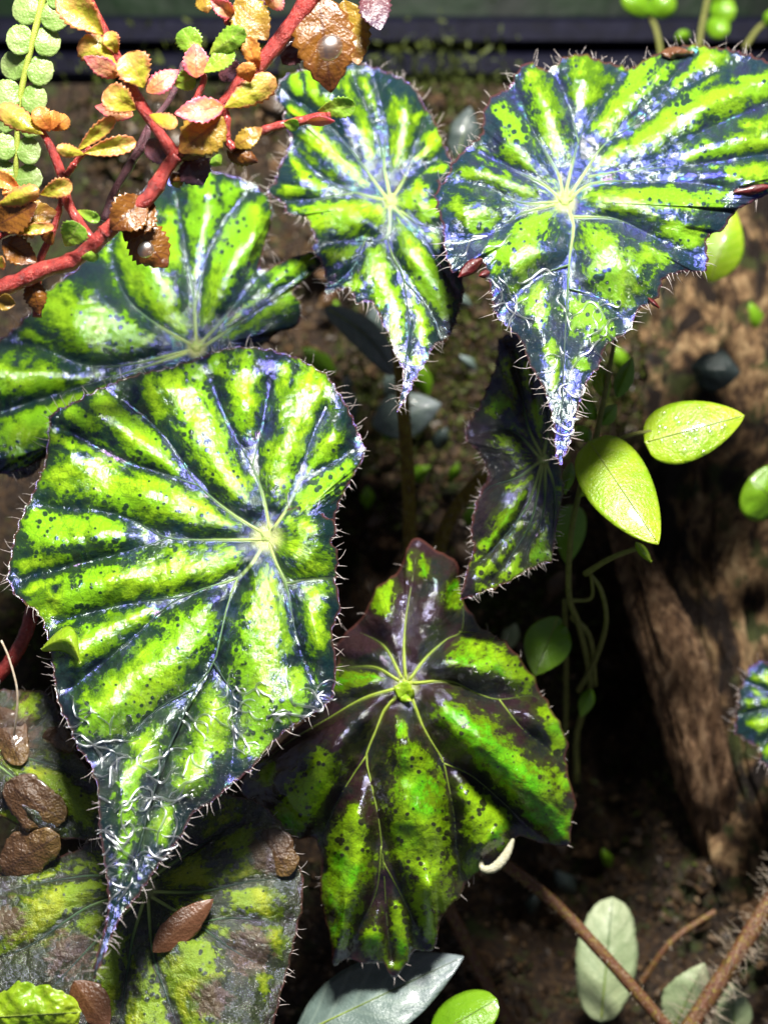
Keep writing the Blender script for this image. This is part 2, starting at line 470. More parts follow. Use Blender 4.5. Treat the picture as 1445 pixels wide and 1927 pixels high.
    mi = np.zeros(len(F) * 2 + len(rim), np.int32); mi[len(F):2 * len(F)] = 1
    o.data.polygons.foreach_set('material_index', mi)
    # veins lie in their grooves
    def at(px, py):
        a = np.arctan2(py - cy, px - cx)
        lo = min(ang[0], ang[-1])
        a = lo + np.mod(a - lo, 2 * math.pi)
        xs = ang if ang[-1] > ang[0] else ang[::-1]
        rs = Rs if ang[-1] > ang[0] else Rs[::-1]
        us = np.linspace(0, 1, n) if ang[-1] > ang[0] else np.linspace(0, 1, n)[::-1]
        Rr = np.interp(a, xs, rs); u = np.interp(a, xs, us)
        r = np.hypot(px - cx, py - cy)
        t_ = np.clip(r / Rr, 0, 1.25)
        return height(px, py, t_, np.maximum(0, Rr - r), u, a)[0]
    for v in vs:
        hh = at(v[:, 0], v[:, 1])
        d0 = np.hypot(v[0, 0] - cx, v[0, 1] - cy)
        r0 = vr * (1.0 if d0 < 40 else .62)
        s = np.linspace(0, 1, len(v))
        rad = (r0 * (1 - s) ** .8 + .35) / 10000
        vv, ff, t_ = tube_geo(P(v[:, 0], v[:, 1], hh - .06), rad, 6)
        mesh('vein', vv, ff, M[vmat], root, {'t': np.clip(t_ * .75 + min(.35, d0 / 700), 0, 1)})
    if hub:
        # knob where the stalk meets the blade
        a = np.linspace(0, 2 * math.pi, 20, endpoint=False)
        V = []
        for rr_, hh_ in ((1.5, -.2), (1.15, .25), (.75, .5), (.3, .55)):
            wob = 1 + .22 * np.sin(a * 5 + seed) * rr_ / 1.5
            V.append(P(cx + hub * rr_ * wob * np.cos(a), cy + hub * rr_ * wob * np.sin(a), h0 + hh_ + 0 * a))
        V = np.vstack(V)
        ff = [[r_ * 20 + q, r_ * 20 + (q + 1) % 20, r_ * 20 + 20 + (q + 1) % 20, r_ * 20 + 20 + q] for r_ in range(3) for q in range(20)]
        ff.append([60 + q for q in range(20)])
        mesh('stalk_joint', V, ff, M[vmat], root, {'t': np.repeat([.12, .08, .04, 0], 20)})
    if hair:
        ed_v = verts.reshape(len(ti), n, 3)[-1]
        idx = rng.choice(np.arange(4, n - 4), hair, replace=hair > n - 10)
        n3 = nrm[idx, 0:1] * RGT - nrm[idx, 1:2] * UPV
        dirs = n3 + rng.normal(size=(hair, 3)) * .38 - FWD * .25
        lens = rng.uniform(*hairlen, hair) / 10000 * np.where(rng.random(hair) < .35, .55, 1)
        V, Fh = hairs_geo(ed_v[idx] - n3 * .0003, dirs, lens, .00010, .5)
        o = mesh('margin_hairs', V, Fh, M['hair'], root)
        o['kind'] = 'stuff'
    if petiole:
        pp = spline(petiole, 30)
        tube('stalk', P(pp[:, 0], pp[:, 1], pp[:, 2]), np.linspace(.0012, .0016, 30), M['stalk2'], root)
        V, Fh = stem_hairs(pp, 160, .0013, .0022)
        o = mesh('stalk_hairs', V, Fh, M['hair_red'], root); o['kind'] = 'stuff'
    return root

def stem_hairs(pp, cnt, rad, ln):
    q = P(pp[:, 0], pp[:, 1], pp[:, 2])
    u = rng.uniform(0, len(q) - 1.001, cnt); i = u.astype(int)
    b = q[i] + (q[i + 1] - q[i]) * (u - i)[:, None]
    T = q[i + 1] - q[i]; T /= np.linalg.norm(T, axis=1)[:, None]
    d = rng.normal(size=(cnt, 3)); d -= T * (d * T).sum(1)[:, None]; d /= np.linalg.norm(d, axis=1)[:, None]
    return hairs_geo(b + d * rad * .8, d + .3 * rng.normal(size=(cnt, 3)), rng.uniform(.5, 1.2, cnt) * ln, .00011, .4)

g = G('leaf_stalk')
co = g.objco()
c = g.ramp(g.noise(co, .9, 5, .65), [(.32, (.30, .24, .04)), (.45, (.20, .11, .035)), (.55, (.14, .035, .025)), (.64, (.34, .24, .13)), (.75, (.12, .03, .02))])
M['stalk'] = g.done(g.pbsdf(Base_Color=c, Roughness=.35, Normal=g.bump(g.noise(co, 2.5, 4), .0003)), .15, c)

M['stalk2'] = plain_mat('golden_stalk', [(.3, (.16, .08, .015)), (.5, (.34, .25, .03)), (.7, (.42, .36, .06))], .5, .4, trans=.25, bump=.0004)

# --- the large lime and teal leaf with the drip tip
A_out = [(625, 1005), (640, 945), (667, 892), (685, 850), (660, 780), (636, 735), (600, 695), (545, 668), (480, 655), (430, 655), (375, 675),
         (330, 690), (270, 702), (220, 716), (180, 735), (132, 760), (98, 782), (92, 830), (84, 880), (62, 930), (45, 970), (26, 1020),
         (16, 1070), (22, 1102), (42, 1130), (72, 1152), (88, 1190), (97, 1240), (104, 1290), (115, 1330), (134, 1370), (152, 1410),
         (170, 1440), (184, 1480), (187, 1535), (192, 1590), (200, 1640), (204, 1690), (198, 1745), (184, 1795), (176, 1842), (200, 1792), (224, 1735),
         (262, 1682), (290, 1640), (318, 1600), (345, 1568), (366, 1528), (400, 1508), (432, 1480), (470, 1450), (503, 1410), (540, 1372),
         (580, 1345), (614, 1325), (630, 1290), (632, 1240), (626, 1190), (640, 1140), (632, 1090), (636, 1050), (624, 1020), (633, 988),
         (602, 966), (565, 955), (538, 958), (520, 978)]
A_v = [[(508, 1000), (497, 940), (478, 884), (448, 830), (414, 760), (394, 705)],
       [(476, 876), (492, 810), (500, 770), (508, 720)],
       [(512, 998), (538, 960), (563, 904), (588, 820), (620, 758)],
       [(565, 903), (623, 874), (665, 846)],
       [(495, 1004), (433, 964), (374, 914), (344, 870), (309, 820), (249, 765), (205, 738)],
       [(374, 914), (299, 889), (239, 869), (164, 829), (104, 802)],
       [(492, 1016), (423, 1016), (319, 1013), (259, 984), (199, 964), (62, 950)],
       [(319, 1013), (224, 1043), (125, 1068), (32, 1093)],
       [(497, 1024), (474, 1062), (448, 1088), (379, 1110), (319, 1138), (249, 1203), (164, 1273), (118, 1308)],
       [(344, 1123), (269, 1133), (189, 1148), (100, 1172)],
       [(448, 1088), (433, 1123), (418, 1183), (403, 1248), (369, 1294), (339, 1364), (309, 1429), (279, 1529), (262, 1598), (232, 1665), (186, 1800)],
       [(369, 1294), (299, 1334), (239, 1389), (188, 1432)],
       [(403, 1248), (424, 1282), (443, 1314), (443, 1389), (433, 1465)],
       [(507, 1024), (520, 1060), (538, 1098), (548, 1148), (568, 1233), (605, 1318)],
       [(538, 1098), (580, 1092), (628, 1088)]]
A_c = [(330, 715, 380, 800, 26, 32), (380, 800, 440, 915, 32, 22), (455, 680, 465, 795, 18, 26), (418, 678, 422, 700, 11, 11), (365, 690, 405, 765, 12, 13),
       (585, 725, 530, 890, 32, 34), (538, 705, 532, 728, 14, 14), (615, 838, 585, 885, 26, 16), (640, 885, 575, 948, 22, 14), (195, 755, 300, 868, 19, 28),
       (280, 718, 300, 775, 12, 16), (135, 775, 172, 800, 10, 15), (110, 814, 215, 864, 13, 10), (115, 890, 290, 935, 26, 40), (290, 930, 420, 975, 42, 20),
       (80, 990, 215, 995, 32, 24), (35, 1064, 118, 1058, 10, 12), (85, 1142, 250, 1092, 24, 38), (250, 1092, 430, 1050, 38, 18), (55, 1108, 110, 1092, 10, 13),
       (140, 1220, 265, 1155, 24, 18), (190, 1345, 290, 1265, 32, 48), (290, 1260, 390, 1165, 46, 24), (505, 1105, 500, 1200, 25, 42), (500, 1200, 475, 1395, 42, 20),
       (590, 1110, 595, 1195, 16, 22), (545, 1025, 592, 1075, 24, 28), (575, 988, 577, 995, 14, 12), (548, 980, 552, 985, 10, 10),
       (555, 1268, 548, 1345, 22, 16), (275, 1385, 235, 1515, 27, 16), (405, 1345, 355, 1470, 30, 22), (312, 1520, 308, 1570, 13, 14), (245, 1565, 232, 1612, 17, 14), (233, 1640, 232, 1650, 11, 9)]
begonia_leaf((503, 1012), A_out, A_v, A_c, 'A', 'large flat lime and teal leaf with a long drooping tip beside the bronze leaf',
             0, 0.002, 0.040, extra=lambda x, y: .003 * np.maximum(0, y - 1300), pillow=4.6, pw=36, drop=3.0, closed=False, lift=2.6, seed=1, N=640, MR=120, hair=210,
             spine=[(448, 1088), (403, 1248), (339, 1364), (279, 1529), (232, 1665), (186, 1800), (177, 1838)], wetz=[(300, 1480, 190, .9), (470, 1380, 130, .7), (560, 1330, 70, .8), (150, 1420, 60, .5), (250, 1600, 90, .9)])

# --- leaf hanging over the stalk, under the red stems
B_out = zz([(900, 760), (945, 640), (890, 500), (850, 390), (800, 320), (760, 240), (690, 190), (620, 160), (540, 130), (460, 100), (380, 96), (290, 110), (200, 130), (120, 160),
            (70, 210), (50, 280), (95, 330), (90, 400), (125, 480), (100, 560), (62, 640), (50, 700), (10, 745), (80, 805), (120, 870), (200, 880), (240, 950), (250, 1010), (225, 1040),
            (280, 1100), (300, 1160), (310, 1262), (380, 1240), (430, 1240), (460, 1310), (520, 1300), (560, 1350), (585, 1420), (620, 1455), (650, 1560), (685, 1620), (695, 1700), (680, 1790),
            (664, 1862), (716, 1770), (758, 1680), (810, 1600), (850, 1530), (920, 1480), (955, 1400), (985, 1320), (1000, 1240), (975, 1160), (940, 1060), (915, 980), (900, 900), (885, 800),
            (890, 720), (800, 655), (700, 680), (655, 730)], 2.676, 500, 80)
B_v = [zz(v, 2.676, 500, 80) for v in (
    [(628, 785), (600, 650), (560, 450), (480, 280), (430, 150)], [(598, 640), (595, 400), (565, 250), (535, 140)], [(640, 780), (700, 680), (740, 560), (790, 420), (830, 370)],
    [(715, 640), (830, 600), (915, 530)], [(610, 785), (540, 690), (420, 530), (320, 420), (180, 310), (90, 270)], [(605, 795), (500, 770), (350, 720), (200, 600), (120, 500)],
    [(440, 760), (240, 790), (60, 800), (20, 750)], [(625, 830), (612, 980), (500, 1000), (380, 1000), (260, 1030)], [(500, 1000), (440, 1130), (370, 1200), (310, 1255)],
    [(612, 980), (640, 1080), (690, 1180), (720, 1400), (710, 1560), (695, 1720), (670, 1840)], [(650, 830), (720, 910), (800, 1000), (860, 1100), (960, 1260)],
    [(680, 850), (780, 920), (890, 930)], [(690, 1190), (780, 1290), (850, 1400), (880, 1500)])]
B_c = zcap([(150, 190, 160, 230, 25, 25), (220, 160, 300, 290, 40, 35), (430, 190, 540, 550, 38, 28), (510, 200, 565, 340, 30, 20), (690, 370, 650, 600, 62, 38), (770, 360, 770, 390, 26, 26), (850, 490, 780, 600, 45, 25),
            (820, 640, 870, 640, 22, 22), (130, 310, 180, 350, 24, 24), (240, 470, 510, 690, 40, 26), (190, 600, 290, 690, 45, 45), (110, 745, 160, 745, 28, 28), (140, 830, 200, 830, 22, 20), (290, 870, 420, 870, 75, 85),
            (420, 860, 560, 850, 85, 55), (340, 1050, 420, 1030, 55, 40), (540, 1080, 600, 1270, 68, 55), (440, 1200, 455, 1220, 34, 28), (720, 940, 800, 1150, 50, 78), (800, 1150, 905, 1370, 66, 25),
            (650, 1320, 675, 1470, 50, 34), (760, 1320, 815, 1510, 42, 25), (700, 1580, 700, 1600, 22, 20), (770, 1600, 770, 1620, 18, 16), (710, 800, 780, 730, 38, 30), (800, 840, 860, 830, 42, 42), (850, 960, 870, 1000, 25, 25)], 2.676, 500, 80)
begonia_leaf((735, 379), B_out, B_v, B_c, 'B', 'lime and dark teal leaf with a thin tail hanging before a hairy upright stalk',
             -25, 0.002, 0.050, pillow=3.6, pw=28, drop=3.0, closed=False, lift=2.4, seed=2, N=520, MR=90, hair=190, toothp=22,
             spine=zz([(612, 980), (690, 1180), (720, 1400), (710, 1560), (695, 1720), (666, 1855)], 2.676, 500, 80), wetz=[(760, 650, 60, .9), (830, 560, 60, .5)], petiole=[(735, 400, -31), (745, 600, -42), (758, 760, -46), (768, 900, -52), (772, 1030, -62), (774, 1120, -70)])

# --- silvery leaf
C_out = zz([(1320, 745), (1275, 790), (1250, 835), (1185, 870), (1178, 1005), (1090, 1010), (1000, 1042), (980, 1120), (905, 1170), (860, 1262), (762, 1322), (728, 1410), (682, 1480), (652, 1560), (622, 1680),
            (592, 1770), (565, 1825), (546, 1720), (530, 1600), (492, 1490), (440, 1400), (408, 1310), (355, 1250), (300, 1200), (280, 1130), (268, 1040), (240, 975), (130, 1010), (98, 960), (80, 900),
            (80, 830), (58, 750), (50, 680), (88, 620), (130, 540), (200, 470), (240, 430), (250, 330), (290, 270), (350, 240), (398, 160), (440, 130), (520, 165), (580, 112), (660, 92), (730, 122), (800, 140), (870, 152),
            (930, 112), (1000, 84), (1100, 60), (1180, 62), (1260, 72), (1350, 96), (1450, 130), (1580, 190), (1680, 300), (1700, 430), (1660, 560), (1540, 640), (1450, 680), (1380, 712)], 2.24, 800, 60)
C_v = [zz(v, 2.24, 800, 60) for v in (
    [(592, 700), (600, 640), (650, 450), (720, 330), (800, 220), (862, 160)], [(645, 465), (600, 300), (545, 175)], [(578, 695), (560, 600), (460, 430), (400, 300), (375, 220)],
    [(570, 705), (490, 640), (330, 560), (190, 490)], [(560, 718), (400, 720), (250, 650), (95, 630)], [(545, 730), (400, 770), (280, 850), (140, 890), (95, 895)],
    [(600, 735), (625, 820), (608, 950), (600, 1080), (590, 1250), (580, 1450), (570, 1650), (563, 1800)], [(610, 980), (480, 1030), (370, 1120), (310, 1190)], [(600, 1080), (740, 1130), (850, 1230)],
    [(625, 780), (800, 790), (950, 860), (1165, 960)], [(610, 705), (700, 640), (900, 630), (1150, 640), (1275, 660)], [(606, 695), (680, 580), (760, 470), (900, 380), (1100, 230), (1350, 110)],
    [(690, 610), (800, 590), (950, 560), (1150, 430), (1445, 300), (1600, 250)], [(860, 405), (960, 300), (1050, 180), (1150, 80)], [(900, 580), (1150, 560), (1445, 520), (1620, 560)])]
C_c = zcap([(470, 180, 540, 480, 42, 58), (320, 330, 395, 440, 32, 26), (680, 175, 670, 285, 65, 48), (910, 150, 760, 375, 64, 45), (1020, 160, 980, 190, 34, 26), (1160, 130, 1020, 310, 66, 40),
            (1440, 230, 1150, 310, 45, 55), (1150, 310, 900, 430, 55, 50), (900, 430, 730, 560, 48, 25), (1440, 370, 1360, 380, 40, 30), (1440, 470, 1130, 540, 55, 40), (1440, 600, 1290, 600, 40, 25), (1440, 180, 1300, 190, 20, 18),
            (240, 500, 330, 580, 26, 20), (370, 520, 555, 670, 38, 24), (170, 600, 440, 690, 28, 46), (130, 740, 240, 800, 45, 62), (470, 800, 380, 950, 66, 62), (290, 925, 340, 930, 40, 30), (700, 670, 900, 700, 45, 62), (900, 690, 1220, 700, 60, 42),
            (720, 860, 820, 1050, 66, 92), (1040, 840, 1140, 870, 40, 30), (950, 950, 1010, 955, 45, 30), (450, 1090, 465, 1210, 50, 34), (670, 1200, 740, 1240, 62, 50), (530, 1330, 520, 1390, 38, 34), (650, 1390, 655, 1400, 30, 26), (548, 1470, 548, 1500, 18, 14)], 2.24, 800, 60)
begonia_leaf((1063, 379), C_out, C_v, C_c, 'C', 'silvery lime and violet leaf with a brown scrap lying on its rim',
             -6, 0.000, 0.053, pillow=4.8, pw=40, drop=3.0, seed=3, N=620, MR=110, hair=230, toothp=22, vr=2.2,
             spine=zz([(625, 820), (600, 1080), (590, 1250), (580, 1450), (570, 1650), (565, 1815)], 2.24, 800, 60), wetz=[(1060, 620, 130, .9), (940, 600, 60, .6), (1070, 760, 80, .8), (1180, 540, 80, .4)])

# --- leaf behind the lime leaf
D_out = [(450, 690), (520, 628), (545, 625), (570, 592), (562, 562), (553, 546), (598, 506), (606, 486), (590, 476), (540, 488), (492, 508), (497, 470), (512, 410), (505, 370), (475, 345), (430, 330), (380, 320), (330, 326), (290, 342),
         (250, 380), (215, 440), (150, 500), (80, 560), (40, 608), (0, 640), (-60, 690), (-90, 780), (-60, 880), (20, 890), (90, 860), (200, 810), (330, 760)]
D_v = [[(370, 648), (365, 560), (350, 470), (338, 400), (325, 340)], [(365, 590), (385, 500), (420, 420), (470, 360)], [(362, 650), (280, 600), (232, 550), (212, 470), (230, 420)], [(376, 648), (430, 590), (470, 540), (494, 512)],
       [(384, 652), (460, 600), (530, 545), (590, 500)], [(355, 660), (250, 685), (170, 690), (90, 660), (30, 640)], [(352, 664), (240, 702), (100, 745), (-40, 790)]]
D_c = [(225, 470, 290, 560, 30, 34), (290, 560, 340, 620, 30, 15), (315, 440, 325, 480, 30, 24), (475, 405, 395, 530, 36, 36), (395, 530, 378, 600, 30, 14), (385, 370, 378, 440, 28, 28), (580, 492, 525, 525, 18, 18), (540, 545, 430, 622, 28, 14),
       (105, 585, 180, 610, 40, 36), (180, 610, 270, 645, 34, 14), (50, 635, 70, 640, 14, 14), (10, 700, 95, 712, 26, 22), (250, 718, 130, 770, 18, 30), (130, 770, 30, 820, 30, 36), (440, 370, 450, 390, 20, 20)]
begonia_leaf((370, 655), D_out, D_v, D_c, 'D', 'bright green lobed leaf half covered by the red-stemmed sprig and the lime leaf',
             -25, 0.0, 0.045, pillow=6.0, pw=42, drop=5.0, seed=4, N=460, MR=90, hair=110, toothp=30, hub=8)

# --- bronze leaf
E_out = zz([(690, 110), (720, 72), (780, 92), (830, 132), (888, 160), (902, 230), (925, 330), (985, 430), (1055, 465), (1150, 560), (1222, 680), (1290, 790), (1330, 895), (1325, 970), (1360, 1110), (1352, 1200), (1340, 1292), (1285, 1300),
            (1200, 1280), (1135, 1262), (1110, 1305), (1040, 1392), (985, 1405), (930, 1440), (908, 1485), (862, 1540), (828, 1590), (812, 1680), (788, 1722), (730, 1722), (692, 1770), (645, 1825), (620, 1800), (600, 1772), (540, 1772), (450, 1752),
            (398, 1772), (390, 1690), (362, 1580), (345, 1480), (350, 1350), (330, 1275), (265, 1270), (200, 1250), (150, 1175), (80, 1115), (30, 1085), (60, 1000), (150, 920), (250, 830), (330, 760), (385, 710), (378, 650), (400, 600),
            (420, 560), (405, 500), (470, 430), (520, 370), (580, 260), (640, 220), (675, 160)], 2.125, 440, 980)
E_v = [zz(v, 2.125, 440, 980) for v in (
    [(688, 640), (680, 520), (690, 380), (720, 200), (738, 90)], [(700, 640), (770, 545), (850, 475), (910, 440), (918, 330)], [(900, 445), (1000, 450)], [(715, 650), (860, 642), (970, 690), (1060, 715), (1190, 700), (1240, 730)],
    [(1060, 715), (1150, 830), (1260, 920), (1330, 1010)], [(705, 690), (760, 830), (830, 950), (850, 1020), (880, 1180), (890, 1330), (912, 1470)], [(840, 970), (950, 1020), (1080, 1130), (1180, 1230), (1260, 1290)],
    [(660, 690), (600, 760), (560, 860), (530, 940), (550, 1050), (580, 1200), (600, 1400), (612, 1600), (635, 1800)], [(595, 1360), (680, 1520), (760, 1700)], [(530, 940), (450, 1060), (390, 1180), (355, 1280), (350, 1420)],
    [(650, 670), (520, 710), (380, 790), (200, 900), (60, 1030)], [(660, 640), (560, 585), (420, 590)], [(672, 630), (600, 500), (490, 440)], [(520, 1150), (500, 1400), (470, 1600), (430, 1740)][:0] or [(590, 1300), (570, 1480), (500, 1640), (480, 1745)])]
E_c = zcap([(700, 930, 730, 1010, 42, 60), (730, 1030, 750, 1250, 75, 90), (750, 1250, 790, 1500, 92, 66), (790, 1520, 785, 1660, 44, 20), (670, 820, 668, 850, 16, 16), (470, 1180, 460, 1330, 28, 70), (450, 1330, 430, 1520, 76, 66), (425, 1530, 425, 1690, 50, 26),
            (530, 1660, 530, 1690, 46, 44), (635, 1560, 655, 1740, 32, 34), (880, 780, 1000, 880, 50, 66), (1000, 880, 1200, 1080, 66, 64), (1200, 1080, 1290, 1230, 64, 42), (1000, 1190, 1010, 1240, 62, 66), (930, 1090, 950, 1120, 26, 30),
            (970, 520, 1160, 620, 48, 44), (890, 560, 920, 560, 26, 26), (1260, 780, 1310, 890, 30, 26), (1315, 1000, 1330, 1060, 20, 22), (370, 980, 230, 1170, 52, 56), (120, 1000, 140, 1020, 28, 24), (440, 640, 570, 620, 40, 20),
            (600, 280, 590, 340, 30, 30), (880, 260, 890, 310, 30, 28), (730, 170, 740, 210, 24, 24), (960, 1390, 970, 1400, 28, 24), (1200, 1210, 1210, 1230, 34, 30)], 2.125, 440, 980)
begonia_leaf((765, 1291), E_out, E_v, E_c, 'E', 'puckered bronze leaf with bright green blotches and lobes hanging down like an umbrella',
             -10, 0.0, 0.016, pillow=9.0, pw=38, drop=15.0, capk=1.6, wrinkle=2.2, seed=5, N=560, MR=104, hair=46, hairlen=(10, 22), toothp=46, tooth=4, vmat='vein2', vr=2.7, hub=9, ruffle=.8,
             wetz=[(790, 1160, 60, .5), (920, 1280, 50, .5)])

# --- old leaves under the lime leaf
F_out = zz([(990, 725), (1060, 800), (1112, 900), (1140, 1000), (1142, 1100), (1115, 1230), (1092, 1350), (1062, 1450), (1030, 1560), (960, 1680), (750, 1760), (450, 1760), (150, 1720), (-60, 1600), (-160, 1400), (-180, 1200), (-120, 1060), (0, 990),
            (120, 960), (230, 925), (330, 880), (420, 800), (560, 720), (700, 680), (850, 690)], 2.007, 0, 1150)
F_v = [zz(v, 2.007, 0, 1150) for v in (
    [(560, 1020), (640, 960), (800, 860), (980, 760)], [(580, 1060), (760, 1060), (950, 1020), (1120, 1010)], [(575, 1080), (740, 1180), (880, 1280), (1060, 1380)], [(560, 1090), (580, 1300), (640, 1480), (720, 1700)],
    [(545, 1090), (500, 1250), (470, 1450), (430, 1700)], [(535, 1080), (380, 1230), (220, 1400), (60, 1580)], [(530, 1060), (330, 1120), (120, 1260), (-100, 1350)], [(530, 1045), (380, 1000), (200, 1020), (0, 1060)], [(740, 1180), (860, 1160), (1000, 1170), (1110, 1190)])]
F_c = zcap([(330, 1000, 180, 1130, 70, 90), (180, 1130, 60, 1220, 80, 60), (700, 990, 740, 1030, 70, 55), (930, 1040, 980, 1130, 60, 75), (860, 830, 930, 850, 75, 60), (430, 1250, 440, 1460, 45, 60), (720, 1300, 650, 1500, 90, 120), (1050, 1240, 1040, 1250, 36, 36),
            (990, 1390, 990, 1420, 28, 26), (820, 1220, 830, 1240, 48, 44), (560, 1500, 480, 1560, 40, 30), (300, 1130, 340, 1180, 40, 40), (640, 1080, 660, 1120, 36, 30)], 2.007, 0, 1150)
begonia_leaf(zz([(555, 1050)], 2.007, 0, 1150)[0], F_out, F_v, F_c, 'F', 'worn olive leaf with grey and brown patches lying below the lime leaf',
             3, 0.0, 0.042, pillow=3.6, pw=42, drop=5.0, seed=6, N=480, MR=90, hair=110, hairlen=(12, 24), toothp=40, tooth=3, hub=0, vr=3,
             dryz=[(515, 1600, 60, .9), (470, 1790, 60, .8), (130, 1800, 80, .6), (400, 1880, 50, .7), (20, 1740, 60, .6)], wetz=[(260, 1800, 80, .4), (460, 1800, 70, .5)])
F2_out = zz([(-90, 310), (60, 300), (190, 325), (265, 500), (360, 640), (392, 760), (380, 850), (250, 862), (120, 830), (0, 770), (-120, 700), (-160, 500)], 2.007, 0, 1150)
F2_v = [zz(v, 2.007, 0, 1150) for v in ([(-60, 500), (60, 480), (160, 420), (200, 350)], [(-60, 510), (120, 560), (250, 600), (350, 680)], [(-70, 530), (80, 650), (220, 760), (330, 850)], [(-80, 500), (-20, 400), (60, 310)])]
F2_c = zcap([(140, 620, 300, 740, 60, 70), (90, 340, 120, 400, 50, 40), (20, 790, 60, 800, 30, 30), (10, 560, 60, 590, 40, 40), (230, 480, 250, 520, 34, 30)], 2.007, 0, 1150)
begonia_leaf(zz([(-70, 510)], 2.007, 0, 1150)[0], F2_out, F2_v, F2_c, 'F', 'small worn olive leaf scattered with wet brown scraps, tucked under the lime leaf rim',
             -4, 0.0, 0.038, pillow=2.2, pw=22, drop=4.0, seed=7, N=300, MR=60, hair=40, toothp=40, tooth=3, hub=0, dryz=[(20, 1380, 70, .8), (120, 1390, 40, .8), (30, 1300, 40, .6)])

# --- dark leaf hanging behind the silvery leaf's tip
G_out = zz([(190, -10), (182, 120), (112, 290), (40, 440), (100, 520), (152, 620), (112, 700), (80, 800), (62, 900), (80, 960), (50, 1050), (28, 1140), (20, 1205), (100, 1175), (220, 1125), (300, 1085), (400, 1035), (442, 1000), (462, 870), (492, 680), (482, 580), (455, 420), (440, 250), (380, 100), (300, -30)], 2.47, 860, 640)
G_v = [zz(v, 2.47, 860, 640) for v in ([(395, 540), (330, 400), (290, 200), (240, 20)], [(390, 550), (250, 420), (60, 440)], [(390, 560), (280, 640), (160, 680), (100, 740)], [(395, 570), (320, 780), (180, 960), (60, 1080)], [(400, 575), (350, 820), (280, 960), (150, 1140)], [(410, 575), (400, 800), (330, 960), (310, 1070)], [(400, 540), (420, 400), (400, 200)], [(415, 575), (450, 700), (440, 980)])]
G_c = zcap([(260, 140, 280, 210, 50, 40), (190, 300, 230, 300, 36, 34), (220, 460, 300, 480, 40, 50), (385, 320, 405, 480, 46, 40), (320, 610, 250, 660, 34, 30), (310, 730, 190, 900, 32, 34), (280, 980, 220, 1085, 44, 48), (410, 840, 385, 970, 48, 48), (100, 1050, 130, 1060, 32, 30), (110, 1150, 130, 1150, 22, 20), (460, 680, 465, 760, 22, 18), (110, 960, 140, 950, 18, 18), (350, 450, 360, 470, 24, 24)], 2.47, 860, 640)
begonia_leaf(zz([(400, 555)], 2.47, 860, 640)[0], G_out, G_v, G_c, 'G', 'dark purplish leaf with green blotches hanging beneath the silvery leaf tip',
             -14, 0.02, 0.035, pillow=2.6, pw=16, drop=5.0, seed=8, N=380, MR=70, hair=150, hairlen=(12, 22), toothp=24, hub=7, vr=2.6, wetz=[(930, 840, 60, .8), (1010, 1030, 50, .6)],
             petiole=[(1020, 862, -18), (970, 852, -28), (900, 905, -42), (850, 970, -60), (815, 1060, -70)])

# --- leaves that enter from beside the frame
H_out = zz([(1236, 1275), (1190, 1262), (1130, 1300), (1080, 1400), (1050, 1450), (1060, 1530), (1030, 1680), (1100, 1740), (1180, 1790), (1200, 1880), (1300, 1930), (1500, 1900), (1650, 1700), (1600, 1400), (1450, 1260), (1330, 1230)], 3.21, 1060, 850)
H_v = [zz(v, 3.21, 1060, 850) for v in ([(1390, 1580), (1250, 1460), (1110, 1390)], [(1390, 1590), (1230, 1560), (1060, 1590)], [(1390, 1600), (1250, 1700), (1190, 1800)], [(1400, 1600), (1360, 1750), (1300, 1900)])]
H_c = zcap([(1240, 1350, 1180, 1380, 40, 40), (1240, 1480, 1180, 1430, 50, 30), (1240, 1640, 1120, 1620, 60, 40), (1230, 1800, 1190, 1790, 50, 30), (1100, 1510, 1110, 1510, 26, 24)], 3.21, 1060, 850)
begonia_leaf(zz([(1400, 1590)], 3.21, 1060, 850)[0], H_out, H_v, H_c, 'B', 'small toothed green and teal leaf growing in front of the mossy bark base',
             -42, 0, .04, pillow=2.4, pw=14, drop=4, seed=9, N=220, MR=46, hair=50, toothp=22, hub=6)
I_out = zz([(10, 1180), (40, 1050), (150, 900), (280, 850), (370, 860), (400, 950), (380, 1100), (320, 1200), (220, 1245), (110, 1240)], 4.817, 0, 640)
I_v = [zz(v, 4.817, 0, 640) for v in ([(330, 900), (220, 1000), (90, 1150)], [(330, 905), (300, 1060), (230, 1200)], [(325, 895), (200, 930), (90, 1030)])]
I_c = zcap([(300, 940, 180, 1010, 40, 50), (180, 1030, 120, 1100, 40, 36), (240, 1090, 250, 1100, 34, 30)], 4.817, 0, 640)
begonia_leaf(zz([(330, 898)], 4.817, 0, 640)[0], I_out, I_v, I_c, 'G', 'tiny wet dark green leaf beaded with water between the two large lime leaves',
             -22, 0, .04, pillow=1.6, pw=8, drop=3, seed=10, N=160, MR=36, hair=26, toothp=18, tooth=2, hub=0, vr=1.5, wetz=[(45, 860, 60, 1)])
# ------------------------------------------------------------------ setting: soil bank, rim, pane
def band(x, c, w_): return np.exp(-((x - c) / w_) ** 2)
gx_ = np.linspace(-260, 1720, 200); gy_ = np.linspace(158, 2350, 230)
GX, GY = np.meshgrid(gx_, gy_)
def bank_h(px, py):
    px = np.asarray(px, float); py = np.asarray(py, float)
    h = -64 - 68 * (1927 - py) / 1790.0
    h = h + 15 * fbm(px / 240, py / 240, 51, 4) + 5 * fbm(px / 40, py / 40, 57, 3)
    h = h - 26 * band(px, 1150, 90) * band(py, 1330, 260) - 22 * band(px, 680, 130) * band(py, 1060, 130) - 26 * band(px, 1080, 210) * band(py, 1720, 200)
    return h
BV = P(GX, GY, bank_h(GX, GY)).reshape(-1, 3)
i = np.arange(len(gy_) - 1)[:, None] * len(gx_); j = np.arange(len(gx_) - 1)[None]
BF = np.stack([i + j, i + len(gx_) + j, i + len(gx_) + j + 1, i + j + 1], -1).reshape(-1, 4)
